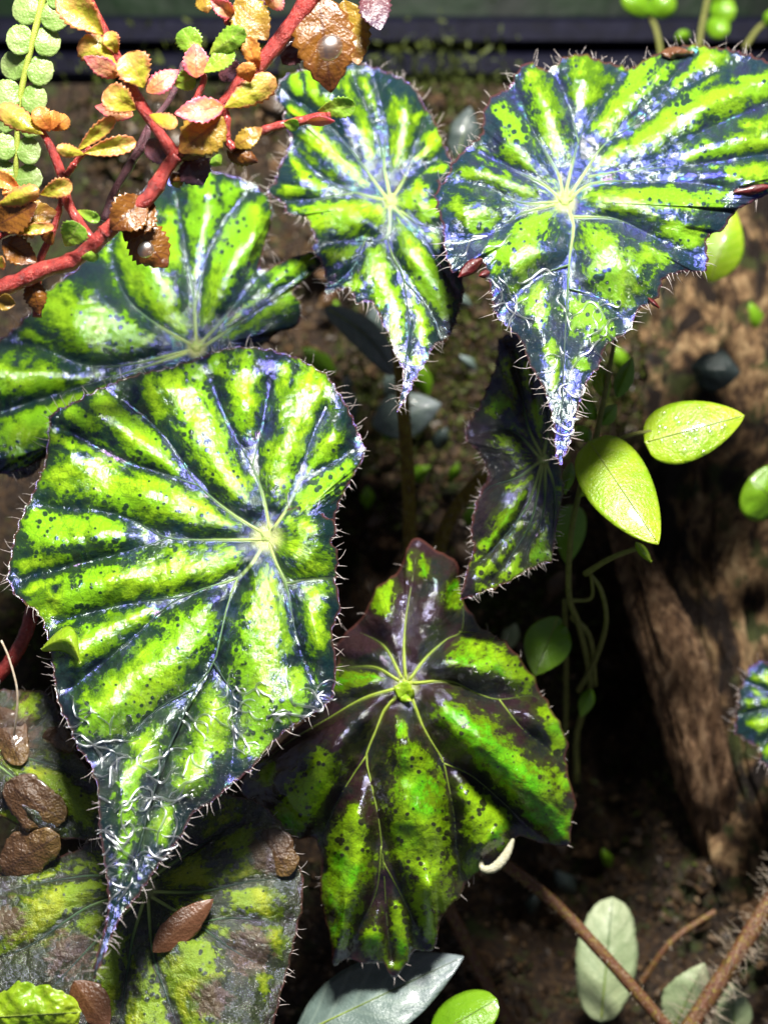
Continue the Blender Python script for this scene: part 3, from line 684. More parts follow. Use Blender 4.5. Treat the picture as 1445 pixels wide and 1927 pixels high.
g = G('soil')
co = g.objco()
n1 = g.noise(co, .09, 6, .62); n2 = g.noise(co, .55, 5, .65)
c = g.ramp(n2, [(.32, (.006, .003, .002)), (.48, (.026, .013, .006)), (.60, (.07, .038, .016)), (.74, (.17, .10, .045))])
c = g.mix(g.step(g.math('ADD', n1, g.math('MULTIPLY', n2, .5)), .78, .92), c, (.035, .050, .008))
M['soil'] = g.done(g.pbsdf(Base_Color=c, Roughness=.55, Specular_IOR_Level=.5, Normal=g.bump(g.math('ADD', n2, g.math('MULTIPLY', g.noise(co, 1.8, 4), .4)), .002)))
tag(mesh('soil_bank', BV, BF, M['soil']), None, None, kind='structure')

g = G('black_plastic')
co = g.objco()
c = g.ramp(g.noise(co, .25, 5, .6), [(.3, (.003, .003, .007)), (.6, (.006, .006, .016)), (.75, (.014, .014, .028))])
M['rim'] = g.done(g.pbsdf(Base_Color=c, Roughness=.6, Specular_IOR_Level=.08, Normal=g.bump(g.noise(co, .8, 4), .0004)))
prof = [(30, -172), (34, -152), (40, -149), (76, -149), (84, -152), (88, -160), (96, -160), (100, -150), (106, -147), (136, -147), (144, -150), (152, -160), (220, -168)]
xs = np.linspace(-500, 1950, 12)
V = np.vstack([P(xs, np.full(12, a), np.full(12, b_)) for a, b_ in prof])
F = [[r * 12 + q, (r + 1) * 12 + q, (r + 1) * 12 + q + 1, r * 12 + q + 1] for r in range(len(prof) - 1) for q in range(11)]
o = mesh('tank_rim', V, F, M['rim'], smooth=False)
solidify(o, 2.0)
tag(o, 'ridged black plastic rim running behind the plants above the soil bank', 'rim')
g = G('green_glass')
co = g.objco()
c = g.ramp(g.noise(co, .05, 4, .6), [(.35, (.003, .006, .004)), (.55, (.004, .014, .004)), (.7, (.009, .014, .011))])
M['pane'] = g.done(g.pbsdf(Base_Color=c, Roughness=.5, Specular_IOR_Level=.08, Normal=g.bump(g.noise(co, .1, 3), .001)))
V = P(np.array([-600, 2050, 2050, -600.]), np.array([38, 38, -420, -420.]), np.full(4, -176.))
o = mesh('glass_pane', V, [[0, 1, 2, 3]], M['pane'], smooth=False); solidify(o, 3.0)
tag(o, 'dim green glass pane standing above the black rim', 'glass')

# ------------------------------------------------------------------ simple leaves
def prof_w(s, shape):
    if shape == 'heart': return np.clip(2.05 * s ** .42 * (1 - s) ** .78, 0, 1.0)
    if shape == 'round': return np.sqrt(np.clip(1 - (2 * s - 1) ** 2, 0, 1))
    if shape == 'spoon': return np.clip(1.9 * s ** 1.0 * (1 - s) ** .5 * 1.37, 0, 1)
    if shape == 'strap': return np.clip(np.sin(math.pi * np.clip(s, 0, 1)) ** .45, 0, 1)
    return np.sin(math.pi * s ** .85) ** .85
def surf_h(o, x, y):
    a, b, h = SURF[o if isinstance(o, str) else o.name]
    return float(h[np.argmin((a - x) ** 2 + (b - y) ** 2)])
def simple_leaf(name, base, tip, width, mat, parent=None, shape='ovate', arch=2.0, fold=-1.0, roll=0.0, teeth=0.0, nteeth=9,
                ns=26, nv=13, crumple=.3, seed=0, bend=0.0, thick=.3, midrib=None, endc=0.0, irreg=0.0):
    b = np.array(base, float); t_ = np.array(tip, float)
    s = np.linspace(0.0, 1, ns)[:, None] * np.ones((1, nv)); v = np.linspace(-1, 1, nv)[None] * np.ones((ns, 1))
    ax = t_[:2] - b[:2]; L = np.linalg.norm(ax); ax /= L
    pr = np.array([-ax[1], ax[0]])
    wv = prof_w(s, shape)
    wv = np.maximum(wv, .02)
    if teeth:
        ph = s * nteeth; fr = ph - np.floor(ph)
        wv = wv * (1 + teeth * (fr - .5) * np.abs(v) ** 4) * (1 + .10 * vnoise(s * 7 + v * 2, v * 0 + seed, seed))
    if irreg: wv = wv * (1 + irreg * vnoise(s * 5.0, np.sign(v) * 3.0 + seed, seed + 7) * np.abs(v))
    hw = width / 2 * wv
    off = bend * np.sin(math.pi * s)
    px = b[0] + ax[0] * L * s + pr[0] * (v * hw + off)
    py = b[1] + ax[1] * L * s + pr[1] * (v * hw + off)
    h = b[2] + (t_[2] - b[2]) * s + arch * np.sin(math.pi * s * .9) + fold * np.abs(v) ** 1.4 * wv + roll * v * wv + endc * s ** 3
    h = h + crumple * 2 * fbm(px / 22, py / 22, seed + 61, 3)
    V = P(px, py, h).reshape(-1, 3)
    i = np.arange(ns - 1)[:, None] * nv; j = np.arange(nv - 1)[None]
    F = np.stack([i + j, i + j + 1, i + nv + j + 1, i + nv + j], -1).reshape(-1, 4)
    q = V[F[len(F) // 2]]
    if np.cross(q[1] - q[0], q[2] - q[0]).dot(FWD) > 0: F = F[:, ::-1]
    o = mesh(name, V, F, M[mat], parent, {'t': s, 'v': v}, loc=P(*b))
    solidify(o, thick)
    SURF[o.name] = (px.ravel(), py.ravel(), h.ravel())
    if midrib:
        c = nv // 2
        pts = V.reshape(ns, nv, 3)[1:-1, c] - FWD * .00005
        vv, ff, tt_ = tube_geo(pts, np.linspace(midrib, midrib * .3, ns - 2) / 10000, 5)
        if parent is None:
            mesh('midrib', vv, ff, M['vein2'], o, {'t': tt_})
        else:
            mesh('midrib', vv, ff, M['vein2'], o, {'t': tt_})
    return o

M['red_y'] = sprig_mat('sprig_leaf_yellow', (.66, .60, .05), (.80, .46, .16), (.66, .66, .08), trans=.5, vein=(.75, .45, .12), edge=(.82, .34, .16))
M['red_o'] = sprig_mat('sprig_leaf_orange', (.72, .22, .05), (.85, .42, .12), (.80, .40, .07), trans=.45, vein=(.55, .10, .05))
M['red_p'] = sprig_mat('sprig_leaf_pink', (.74, .34, .12), (.88, .26, .28), (.85, .48, .28), trans=.45, vein=(.60, .10, .10), edge=(.86, .20, .30))
M['red_g'] = sprig_mat('sprig_leaf_green', (.44, .58, .06), (.26, .50, .05), (.34, .58, .05), trans=.4, vein=(.50, .60, .15))
M['red_b'] = sprig_mat('sprig_leaf_brown', (.26, .095, .018), (.18, .055, .02), (.32, .13, .02), trans=.4, rough=.25, vein=(.10, .03, .02), coat=.6)
M['red_a'] = sprig_mat('sprig_leaf_amber', (.40, .24, .03), (.30, .13, .03), (.46, .30, .04), vein=(.25, .10, .03), coat=.4)
M['red_v'] = sprig_mat('sprig_leaf_plum', (.16, .05, .06), (.10, .06, .11), (.14, .06, .08), rough=.25, coat=.7)
g = G('red_stem')
co = g.objco()
nn = g.noise(co, .55, 5, .65)
c = g.ramp(nn, [(.30, (.14, .012, .010)), (.45, (.36, .018, .014)), (.62, (.52, .05, .036)), (.76, (.70, .36, .22))])
M['rstem'] = g.done(g.pbsdf(Base_Color=c, Roughness=.3, Specular_IOR_Level=.8, Coat_Weight=.5, Coat_Roughness=.12, Normal=g.bump(g.noise(co, 1.7, 5, .65), .0006)), .12, c)
M['pstem'] = plain_mat('plum_stem', [(.3, (.06, .02, .03)), (.6, (.15, .05, .07)), (.8, (.25, .14, .14))], .8, .35, .6, bump=.0003, coat=.3)
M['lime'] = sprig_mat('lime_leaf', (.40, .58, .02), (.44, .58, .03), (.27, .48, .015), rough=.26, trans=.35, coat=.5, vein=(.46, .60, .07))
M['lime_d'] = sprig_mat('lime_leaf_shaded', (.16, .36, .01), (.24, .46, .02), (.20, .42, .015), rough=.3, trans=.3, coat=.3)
M['fern'] = sprig_mat('fern_leaflet', (.22, .38, .07), (.40, .50, .20), (.30, .46, .12), rough=.35, trans=.25, vein=(.42, .52, .2), coat=.2)
M['fernstem'] = plain_mat('fern_stem', [(.3, (.35, .45, .05)), (.7, (.5, .55, .1))], 1, .35, trans=.1)
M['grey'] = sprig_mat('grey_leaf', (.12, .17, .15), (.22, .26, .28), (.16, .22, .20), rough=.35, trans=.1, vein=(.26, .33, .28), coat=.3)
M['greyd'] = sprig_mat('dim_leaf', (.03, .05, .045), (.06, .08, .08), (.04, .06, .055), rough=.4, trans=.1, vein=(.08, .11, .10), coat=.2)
M['pale'] = sprig_mat('pale_leaf', (.38, .44, .24), (.46, .52, .32), (.30, .38, .20), rough=.5, trans=.2, vein=(.18, .26, .12), coat=.1)
M['brown'] = sprig_mat('brown_scrap', (.075, .036, .016), (.17, .10, .03), (.10, .05, .022), rough=.3, trans=.05, vein=(.05, .025, .018), coat=.8, bump=.00028)
M['brown2'] = sprig_mat('brown_leaf', (.12, .048, .02), (.17, .07, .035), (.11, .045, .02), rough=.35, trans=.05, vein=(.17, .08, .04), coat=.4)
M['dead'] = sprig_mat('dead_leaf', (.10, .06, .03), (.17, .11, .06), (.06, .035, .02), rough=.6, trans=.1, coat=.1)
M['moss'] = plain_mat('moss', [(.3, (.03, .05, .008)), (.7, (.14, .17, .025))], .8, .5, trans=.2)
M['vine'] = plain_mat('vine_stem', [(.3, (.16, .18, .03)), (.7, (.30, .30, .08))], .7, .4, trans=.1, bump=.0004)
M['cream'] = plain_mat('cream', [(.3, (.62, .58, .38)), (.7, (.78, .76, .58))], 1.2, .3, trans=.15, bump=.0004, coat=.4)
g = G('water')
mx = g.n('MixShader', {0: .16, 1: g.n('BsdfTransparent', {'Color': (1, 1, 1, 1)}).outputs[0], 2: g.n('BsdfGlossy', {'Roughness': .2}).outputs[0]})
M['water'] = g.done(mx.outputs[0])
g = G('water_drop')
mx = g.n('MixShader', {0: .5, 1: g.n('BsdfTransparent').outputs[0], 2: g.n('BsdfGlossy', {'Roughness': .3}).outputs[0]})
M['water_drop'] = g.done(mx.outputs[0])
g = G('cork_bark')
co = g.objco()
st = g.n('Mapping', {0: co, 3: (1.0, 1.0, .35)}).outputs[0]
n1 = g.noise(st, .22, 7, .68, .5); n2 = g.noise(co, .12, 4)
c = g.ramp(n1, [(.34, (.012, .007, .005)), (.45, (.09, .048, .024)), (.54, (.30, .18, .085)), (.66, (.55, .38, .20))])
c = g.mix(g.step(n2, .50, .60), c, (.060, .070, .018))
n4 = g.noise(st, .07, 5, .6, 1.0)
c = g.mix(g.step(n4, .50, .40), c, (.018, .010, .007))
M['bark'] = g.done(g.pbsdf(Base_Color=c, Roughness=.6, Specular_IOR_Level=.35, Normal=g.bump(n1, .007)))
g = G('root_bark')
co = g.objco()
n1 = g.noise(g.n('Mapping', {0: co, 3: (1.3, 1.3, .28), 2: (0, R(-22), 0)}).outputs[0], .36, 7, .66, .3)
c = g.ramp(n1, [(.32, (.035, .018, .010)), (.47, (.16, .085, .042)), (.6, (.36, .22, .12)), (.72, (.52, .36, .22))])
M['root'] = g.done(g.pbsdf(Base_Color=c, Roughness=.6, Specular_IOR_Level=.35, Normal=g.bump(n1, .004)))

# ------------------------------------------------------------------ bark and root on the bank
def log(name, path, rad, mat, label, cat, flat=.6, ridge=.22, seed=0, sides=72, rings=110):
    p = spline(path, rings)
    r = np.interp(np.linspace(0, 1, rings), np.linspace(0, 1, len(rad)), rad)
    q = P(p[:, 0], p[:, 1], p[:, 2])
    T = np.gradient(q, axis=0); T /= np.linalg.norm(T, axis=1)[:, None]
    A = np.cross(T, FWD); A /= np.linalg.norm(A, axis=1)[:, None]; B = np.cross(T, A)
    a = np.linspace(0, 2 * math.pi, sides, endpoint=False)[None] * np.ones((rings, 1))
    s = np.linspace(0, 1, rings)[:, None] * np.ones((1, sides))
    cs, sn = np.cos(a), np.sin(a)
    rr = 1 + ridge * 1.3 * fbm(cs * 3.2 + 9 + .8 * s, sn * 3.2 + s * 2.6, seed, 5)
    rr = rr + ridge * .9 * (.5 - 2 * np.abs(fbm(cs * 5 + 20, sn * 5 + s * 3.2 + 4, seed + 5, 3))) + ridge * .5 * fbm(s * 9 + 3, a * .0 + seed, seed + 12, 3) + ridge * .35 * fbm(cs * 14 + 40, sn * 14 + s * 22, seed + 9, 3)
    V = q[:, None] + (r / 10000)[:, None, None] * rr[..., None] * (cs[..., None] * A[:, None] + flat * sn[..., None] * B[:, None])
    i = np.arange(rings - 1)[:, None] * sides; j = np.arange(sides)[None]; k = (j + 1) % sides
    F = np.stack([i + j, i + k, i + sides + k, i + sides + j], -1).reshape(-1, 4).tolist()
    F.append(list(range(sides))[::-1]); F.append([(rings - 1) * sides + q_ for q_ in range(sides)])
    o = mesh(name, V.reshape(-1, 3), F, M[mat], None, loc=q[-1])
    return tag(o, label, cat)
log('cork_bark', [(1440, 330, -125), (1410, 600, -108), (1370, 900, -96), (1360, 1100, -90), (1430, 1420, -86), (1500, 1700, -84)], [150, 165, 150, 140, 150, 160], 'bark',
    'broad tan cork bark slab leaning on the soil behind the lime vine leaves', 'bark', .55, .5, 3, 110, 160)
log('driftwood_root', [(1150, 920, -86), (1185, 1020, -78), (1235, 1160, -72), (1285, 1310, -70), (1320, 1460, -76), (1340, 1600, -90)], [34, 44, 58, 62, 60, 40], 'root',
    'grooved brown driftwood root slanting down in front of the cork bark', 'root', .8, .42, 8)
log('bark_chunk', [(1240, 470, -118), (1225, 600, -112), (1235, 740, -108)], [50, 62, 45], 'bark', 'rough brown bark chunk on the soil beneath the silvery leaf', 'bark', .6, .5, 13, 40, 40)

# scraps of bark and dead leaves on the bank
chipm = []
for k in range(4):
    a = np.linspace(0, 2 * math.pi, 9, endpoint=False)
    r_ = .0035 * (1 + .45 * rng.uniform(-1, 1, 9))
    el = rng.uniform(.35, .7)
    top = np.stack([r_ * np.cos(a), r_ * el * np.sin(a), .0006 + rng.uniform(0, .0007, 9)], 1)
    V = np.vstack([top * [1.1, 1.1, -1], top, [[0, 0, .0018]]])
    F = [[q, (q + 1) % 9, 9 + (q + 1) % 9, 9 + q] for q in range(9)] + [[9 + q, 9 + (q + 1) % 9, 18] for q in range(9)] + [list(range(9))[::-1]]
    me = bpy.data.meshes.new('bark_chip'); me.from_pydata(V.tolist(), [], F)
    me.materials.append(M['root'] if k % 2 else M['bark']); chipm.append(me)
spots = []
while len(spots) < 46:
    x, y = rng.uniform(120, 1440), rng.uniform(170, 1920)
    if (480 < x < 1100 and 150 < y < 1100) or (x > 860 and y > 1100) or (x < 560 and y < 420): spots.append((x, y))
for k, (x, y) in enumerate(spots):
    o = bpy.data.objects.new('bark_chip', chipm[k % 4]); COL.objects.link(o)
    o.location = P(x, y, float(bank_h(x, y)) + .8)
    o.rotation_euler = (R(40) + rng.normal() * .4, rng.normal() * .4, rng.uniform(0, 6.3)); o.scale = [rng.uniform(.5, 1.5)] * 3
    tag(o, 'small brown bark chip lying on the dark soil bank', 'bark chip', 'bark chips on the soil bank')
for k in range(30):
    x, y = spots[(k * 2 + 1) % 46]; x += rng.uniform(-40, 40); y += rng.uniform(-40, 40)
    an = rng.uniform(0, 6.3); l = rng.uniform(40, 85)
    hb = float(bank_h(x, y)) + rng.uniform(2, 6)
    o = simple_leaf('dead_leaf', (x, y, hb), (x + l * math.cos(an), y + l * math.sin(an), hb + rng.uniform(-3, 3)), l * .55, 'dead' if k % 4 else 'brown', arch=rng.uniform(0, 4), fold=rng.uniform(-3, 2), crumple=.9, seed=k, ns=14, nv=9)
    tag(o, 'curled dead brown leaf in the litter on the soil bank', 'dead leaf', 'dead leaves in the litter')
# moss: tiny blades nobody could count
V = []; F = []
for (mx, my, sx, sy, cnt) in [(1380, 640, 90, 160, 1500), (1330, 1000, 60, 120, 700), (780, 700, 90, 160, 2200), (960, 1250, 90, 90, 900), (640, 160, 90, 40, 900), (850, 190, 50, 60, 700), (860, 640, 70, 110, 1500), (700, 820, 80, 90, 900), (1150, 760, 60, 70, 900), (1220, 640, 60, 90, 900), (950, 1130, 70, 60, 700), (1360, 1480, 90, 70, 900), (1150, 1600, 120, 120, 200), (300, 240, 120, 70, 1200), (60, 1180, 60, 60, 700), (620, 960, 50, 70, 600), (1300, 1330, 60, 60, 500)]:
    x = mx + rng.normal(size=cnt) * sx; y = my + rng.normal(size=cnt) * sy
    b0 = P(x, y, bank_h(x, y) - .4)
    d = rng.normal(size=(cnt, 3)) * .6 + np.array([0, -.5, .8]); d /= np.linalg.norm(d, axis=1)[:, None]
    sd = np.cross(d, rng.normal(size=(cnt, 3))); sd /= np.linalg.norm(sd, axis=1)[:, None]
    l = rng.uniform(.0009, .0034, cnt)[:, None]
    n0 = sum(len(a) for a in V)
    V.append(np.stack([b0 - sd * l * .1, b0 + sd * l * .1, b0 + d * l * .55 + sd * l * .17, b0 + d * l, b0 + d * l * .55 - sd * l * .17], 1).reshape(-1, 3))
    F += [[n0 + q * 5 + e for e in range(5)] for q in range(cnt)]
o = mesh('moss', np.vstack(V), F, M['moss'])
tag(o, 'fine dark green moss tufts over the soil bank', 'moss', kind='stuff')

# ------------------------------------------------------------------ red-stemmed sprig
Z1 = 1.993
RH = 16.0
root = thing('red_stemmed_sprig', P(0, 545, RH), 'red-stemmed sprig with small yellow, pink and brown toothed leaves crossing over the begonia leaves', 'plant')
def stem(pts, w0, w1, mat='rstem', dh=0.0, n=34):
    p = np.array([(q[0] / Z1, q[1] / Z1, RH + dh) for q in pts])
    p = spline(p, n)
    ww = np.linspace(w0, w1, n) / Z1 / 2
    knob = 1 + .12 * vnoise(np.arange(n) * .45, np.zeros(n), int(w0 * 7)) * 2 + .16 * np.maximum(0, np.cos(np.arange(n) * 2 * math.pi / 11.0)) ** 6
    return tube('stem', P(p[:, 0], p[:, 1], p[:, 2]), ww * knob / 10000 * (D0 - RH / 1000) / D0, M[mat], root, 14)
stem([(-60, 1100), (60, 1060), (170, 1010), (260, 985), (340, 930), (400, 870)], 66, 62)
stem([(390, 880), (480, 800), (560, 740), (620, 640), (660, 585)], 60, 52)
stem([(650, 600), (740, 500), (830, 410), (900, 310), (960, 260), (1040, 165), (1130, 45), (1200, -60)], 34, 78)
stem([(660, 590), (560, 440), (510, 360), (450, 240), (390, 120), (340, 20), (300, -60)], 46, 44)
stem([(345, 900), (260, 770), (230, 650), (190, 550), (150, 480)], 42, 30)
stem([(250, 660), (300, 590), (345, 555)], 26, 22)
stem([(880, 560), (850, 520), (850, 430), (825, 395)], 36, 30)
stem([(890, 545), (990, 490), (1100, 460), (1240, 430)], 30, 38)
stem([(735, 375), (765, 300), (745, 235)], 28, 22)
stem([(395, 830), (430, 720), (500, 600), (560, 480), (640, 370), (690, 240)], 36, 26, 'pstem', -9)
stem([(500, 600), (545, 545), (560, 480)], 24, 22, 'pstem', -8)
stem([(140, 1190), (150, 990), (200, 870), (235, 740)], 34, 26, 'rstem', -4)
stem([(-40, 905), (30, 870), (70, 850)], 26, 20)
stem([(880, 110), (850, 70), (835, 10)], 34, 26)
stem([(940, 150), (960, 60), (1010, -20)], 24, 24, 'pstem', -4)
SL = [(390, 130, 225, -25, 105, 'y'), (440, 205, 405, 118, 52, 'y'), (440, 245, 300, 150, 95, 'y'), (450, 285, 315, 212, 60, 'p'), (540, 330, 478, 198, 112, 'y'), (550, 345, 672, 262, 66, 'p'), (512, 412, 392, 342, 90, 'y'), (502, 432, 356, 398, 55, 'p'),
      (560, 430, 665, 470, 50, 'y'), (840, 440, 672, 572, 140, 'a'), (840, 405, 1035, 293, 92, 'y'), (840, 400, 655, 425, 78, 'p'), (745, 212, 685, 108, 82, 'g'), (785, 205, 918, 108, 74, 'g'), (738, 292, 734, 160, 80, 'p'), (765, 272, 875, 185, 62, 'g'),
      (655, 322, 732, 290, 66, 'g'), (1192, 415, 1332, 398, 66, 'g'), (1062, 462, 1122, 474, 38, 'g'), (1150, 455, 1255, 455, 30, 'p'), (882, 552, 985, 478, 62, 'a'), (850, 565, 970, 608, 60, 'b'), (705, 590, 762, 695, 112, 'v'), (655, 592, 790, 560, 44, 'b'),
      (1195, -20, 1242, 348, 186, 'b'), (1290, 0, 1345, 245, 120, 'a'), (1390, -40, 1425, 115, 100, 'v'), (545, 745, 415, 860, 120, 'b'), (560, 735, 470, 905, 110, 'b'), (500, 850, 630, 1003, 130, 'b'), (885, 0, 1005, 150, 120, 'a'), (880, 60, 790, 0, 50, 'p'), (760, -20, 780, 50, 60, 'a'),
      (970, 275, 925, 135, 54, 'o'), (940, 310, 915, 235, 60, 'o'), (165, 505, -5, 400, 74, 'y'), (190, 495, 135, 405, 62, 'o'), (195, 490, 258, 438, 52, 'o'), (195, 490, 205, 415, 46, 'o'), (290, 565, 432, 440, 48, 'y'), (320, 580, 212, 555, 42, 'y'), (315, 575, 512, 530, 58, 'y'),
      (80, 710, -25, 655, 50, 'o'), (95, 705, 10, 728, 42, 'o'), (-10, 770, 150, 712, 62, 'y'), (150, 730, 272, 690, 62, 'y'), (15, 830, 215, 795, 120, 'a'), (-20, 850, 140, 765, 100, 'b'), (30, 872, 205, 850, 36, 'y'), (10, 900, 140, 985, 82, 'b'), (245, 925, 300, 838, 84, 'g'),
      (290, 788, 375, 828, 34, 'g'), (305, 965, 372, 960, 34, 'g'), (830, 620, 800, 590, 44, 'g'), (830, 240, 900, 300, 80, 'v'), (1000, 20, 1060, -30, 80, 'p'), (-10, 1130, 60, 1140, 50, 'a'), (-10, 990, 20, 985, 40, 'y'), (160, 900, 200, 870, 60, 'b'), (560, 520, 620, 620, 70, 'v'), (1060, 240, 1150, 140, 70, 'v'), (640, 690, 690, 660, 50, 'b'), (120, 1050, 150, 1180, 70, 'b')]
for k, (x0, y0, x1, y1, w_, m_) in enumerate(SL):
    dh = {'b': -1.0, 'v': -3.0}.get(m_, 1.5) + rng.uniform(-1, 1.5)
    if x0 == 1290: dh = -5.0
    lf = simple_leaf('leaf', (x0 / Z1, y0 / Z1, RH + dh), (x1 / Z1, y1 / Z1, RH + dh + rng.uniform(-2, 3)), w_ * 1.25 / Z1, 'red_' + m_, root, shape='spoon' if m_ in 'yog' else 'ovate',
                arch=rng.uniform(.3, 1.6), fold=rng.uniform(-1.4, 1.2), roll=rng.uniform(-1, 1), teeth=.26, nteeth=8, seed=k, crumple=.3, thick=.12, endc=rng.uniform(-1, 1))
    if (x0, y0) == (1195, -20): cup1 = lf
    if (x0, y0) == (500, 850): cup2 = lf

def droplet(px, py, h, r, label, group=None, n=10, mat='water'):
    a = np.linspace(0, 2 * math.pi, 16, endpoint=False)
    V = []; 
    for th in np.linspace(0, math.pi / 2 * .98, n):
        rr_ = r * math.cos(th) / 10000 * (1 + .06 * np.sin(2 * a)); z_ = r * .62 * math.sin(th) / 10000
        V.append(P(px, py, h) + rr_[:, None] * (np.cos(a)[:, None] * RGT + np.sin(a)[:, None] * UPV) - z_ * FWD)
    V = np.vstack(V)
    F = [[q * 16 + e, q * 16 + (e + 1) % 16, q * 16 + 16 + (e + 1) % 16, q * 16 + 16 + e] for q in range(n - 1) for e in range(16)]
    F.append([(n - 1) * 16 + e for e in range(16)])
    q_ = V[F[8]]
    if np.cross(q_[1] - q_[0], q_[2] - q_[0]).dot(V[F[8]].mean(0) - P(px, py, h)) < 0: F = [f[::-1] for f in F]
    return tag(mesh('water_droplet', V, F, M[mat], None, loc=P(px, py, h)), label, 'droplet', group)
droplet(620, 90, surf_h(cup1, 620, 90) + 1.6, 24, 'large round water drop cupped in the hanging brown leaf of the red sprig', mat='water_drop')
droplet(275, 470, surf_h(cup2, 275, 470) + 1.6, 15, 'water drop on the folded brown leaf low on the red sprig', mat='water_drop')

# ------------------------------------------------------------------ fern
fr = thing('fern_frond', P(30, 360, 2), 'pale green fern frond with paired round leaflets beside the red sprig', 'fern')
fp = spline([(88, -30, 4), (65, 65, 4), (46, 145, 3), (36, 210, 2), (31, 310, 0), (30, 370, -2)], 40)
tube('stem', P(fp[:, 0], fp[:, 1], fp[:, 2]), np.linspace(.0007, .0005, 40), M['fernstem'], fr)
for k in range(8):
    u = 1 + k * 4.9
    c = fp[min(39, int(u))]
    for sd in (-1, 1):
        l = 58 - k * 1.5 + rng.uniform(-4, 4)
        yy = c[1] + (10 if sd > 0 else 0)
        o = simple_leaf('leaflet', (c[0], yy, c[2] + .3), (c[0] + sd * l, yy + rng.uniform(-6, 10), c[2] + rng.uniform(-2, 1)), 60 - k, 'fern', fr, shape='round', arch=.4, fold=-.25, teeth=.10, nteeth=7, seed=70 + k, crumple=.2, ns=16, nv=11)

# ------------------------------------------------------------------ lime vine
vn = thing('lime_vine', P(1085, 1450, -70.0), 'creeping vine with glossy lime heart-shaped leaves and thin tangled stems by the driftwood root', 'vine')
for pts, r0, r1 in ([[(1085, 1470, -72.0), (1085, 1380, -66.0), (1110, 1290, -54.8), (1090, 1180, -41.5), (1070, 1120, -33.3), (1075, 1000, -22.0), (1100, 880, -20.0)], 7, 5],
                    [[(1088, 1300, -55.8), (1120, 1240, -47.6), (1140, 1170, -38.4), (1130, 1110, -32.2), (1105, 1075, -28.6)], 6, 4], [[(1075, 1160, -39.4), (1110, 1200, -43.5), (1120, 1290, -54.8)], 6, 4],
                    [[(1070, 1130, -34.3), (1112, 1125, -33.8), (1112, 1080, -28.2)], 4, 3], [[(1100, 1080, -28.2), (1150, 1050, -23.1), (1210, 1028, -20.0)], 6, 4], [[(1110, 870, -20.0), (1130, 780, -22.0), (1145, 700, -24.0), (1160, 620, -28.0)], 6, 4],
                    [[(1110, 850, -20.0), (1180, 820, -20.0), (1225, 812, -19.0)], 4, 4], [[(1060, 1480, -75.0), (1065, 1300, -59.8), (1062, 1130, -36.3)], 6, 5]):
    p = spline(pts, 26)
    tube('stem', P(p[:, 0], p[:, 1], p[:, 2]), np.linspace(r0, r1, 26) / 10000 * 1.1, M['vine'], vn)
for x0, y0, h0_, x1, y1, h1_, w_, m_, sh_ in [(1212, 832, -18.0, 1400, 782, -16.0, 122, 'lime', 'heart'), (1108, 830, -17.0, 1238, 1024, -12.0, 134, 'lime', 'heart'), (1335, 530, -64, 1382, 395, -62, 84, 'lime', 'ovate'), (1078, 950, -56, 1066, 1062, -54, 62, 'lime_d', 'heart'),
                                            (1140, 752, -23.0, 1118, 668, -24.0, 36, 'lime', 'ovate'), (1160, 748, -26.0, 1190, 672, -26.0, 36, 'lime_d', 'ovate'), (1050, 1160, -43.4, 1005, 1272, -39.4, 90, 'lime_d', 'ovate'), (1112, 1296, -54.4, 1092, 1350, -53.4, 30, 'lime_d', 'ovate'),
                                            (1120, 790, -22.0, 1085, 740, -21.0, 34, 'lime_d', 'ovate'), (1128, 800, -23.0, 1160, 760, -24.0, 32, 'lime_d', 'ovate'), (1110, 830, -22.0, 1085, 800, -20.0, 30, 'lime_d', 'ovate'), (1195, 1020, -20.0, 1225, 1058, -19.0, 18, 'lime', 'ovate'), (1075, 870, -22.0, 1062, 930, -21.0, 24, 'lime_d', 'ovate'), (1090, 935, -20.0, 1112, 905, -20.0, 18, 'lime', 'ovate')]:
    lf = simple_leaf('leaf', (x0, y0, h0_), (x1, y1, h1_ + .045 * (y1 - y0)), w_, m_, vn, shape=sh_, roll=3.2 * (w_ / 120) * (x1 - x0) / math.hypot(x1 - x0, y1 - y0), arch=2.0, fold=-1.6, crumple=.12, seed=int(x0), thick=.5, ns=34, nv=17, midrib=1.6 if w_ > 60 else None)
    if x0 == 1212: beaded = lf
for k in range(26):
    x = 1300 + rng.normal() * 34; y = 806 + rng.normal() * 17
    droplet(x, y, surf_h(beaded, x, y) + .02, rng.uniform(4, 8), 'tiny water bead on the lime vine leaf that points at the cork bark', 'water beads on the lime leaf', 5)

# ------------------------------------------------------------------ small things around
def lone(name, base, tip, width, mat, label, cat, group=None, **k):
    o = simple_leaf(name, base, tip, width, mat, None, **k)
    return tag(o, label, cat, group)
lone('grey_leaf', (555, 1950, -20), (872, 1800, -24), 150, 'grey', 'large blue-grey leaf lying on the soil under the bronze leaf tip', 'leaf', shape='ovate', roll=7, arch=3, fold=-2, seed=1, crumple=.6, midrib=2)
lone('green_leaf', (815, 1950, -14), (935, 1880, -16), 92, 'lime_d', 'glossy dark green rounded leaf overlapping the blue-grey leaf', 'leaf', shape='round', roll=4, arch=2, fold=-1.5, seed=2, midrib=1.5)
lone('pale_leaf', (1130, 1925, -48), (1152, 1688, -58), 116, 'pale', 'tall pale sage leaf standing behind the slanting mottled stalk', 'leaf', shape='round', arch=2, fold=-2, seed=3, teeth=.06, nteeth=14, midrib=2)
lone('pale_leaf', (1262, 1945, -54), (1325, 1812, -52), 92, 'pale', 'short pale sage leaf between the mottled stalk and the hairy stalk', 'leaf', shape='ovate', arch=2, fold=-2, seed=4, teeth=.08, nteeth=10, midrib=1.6)
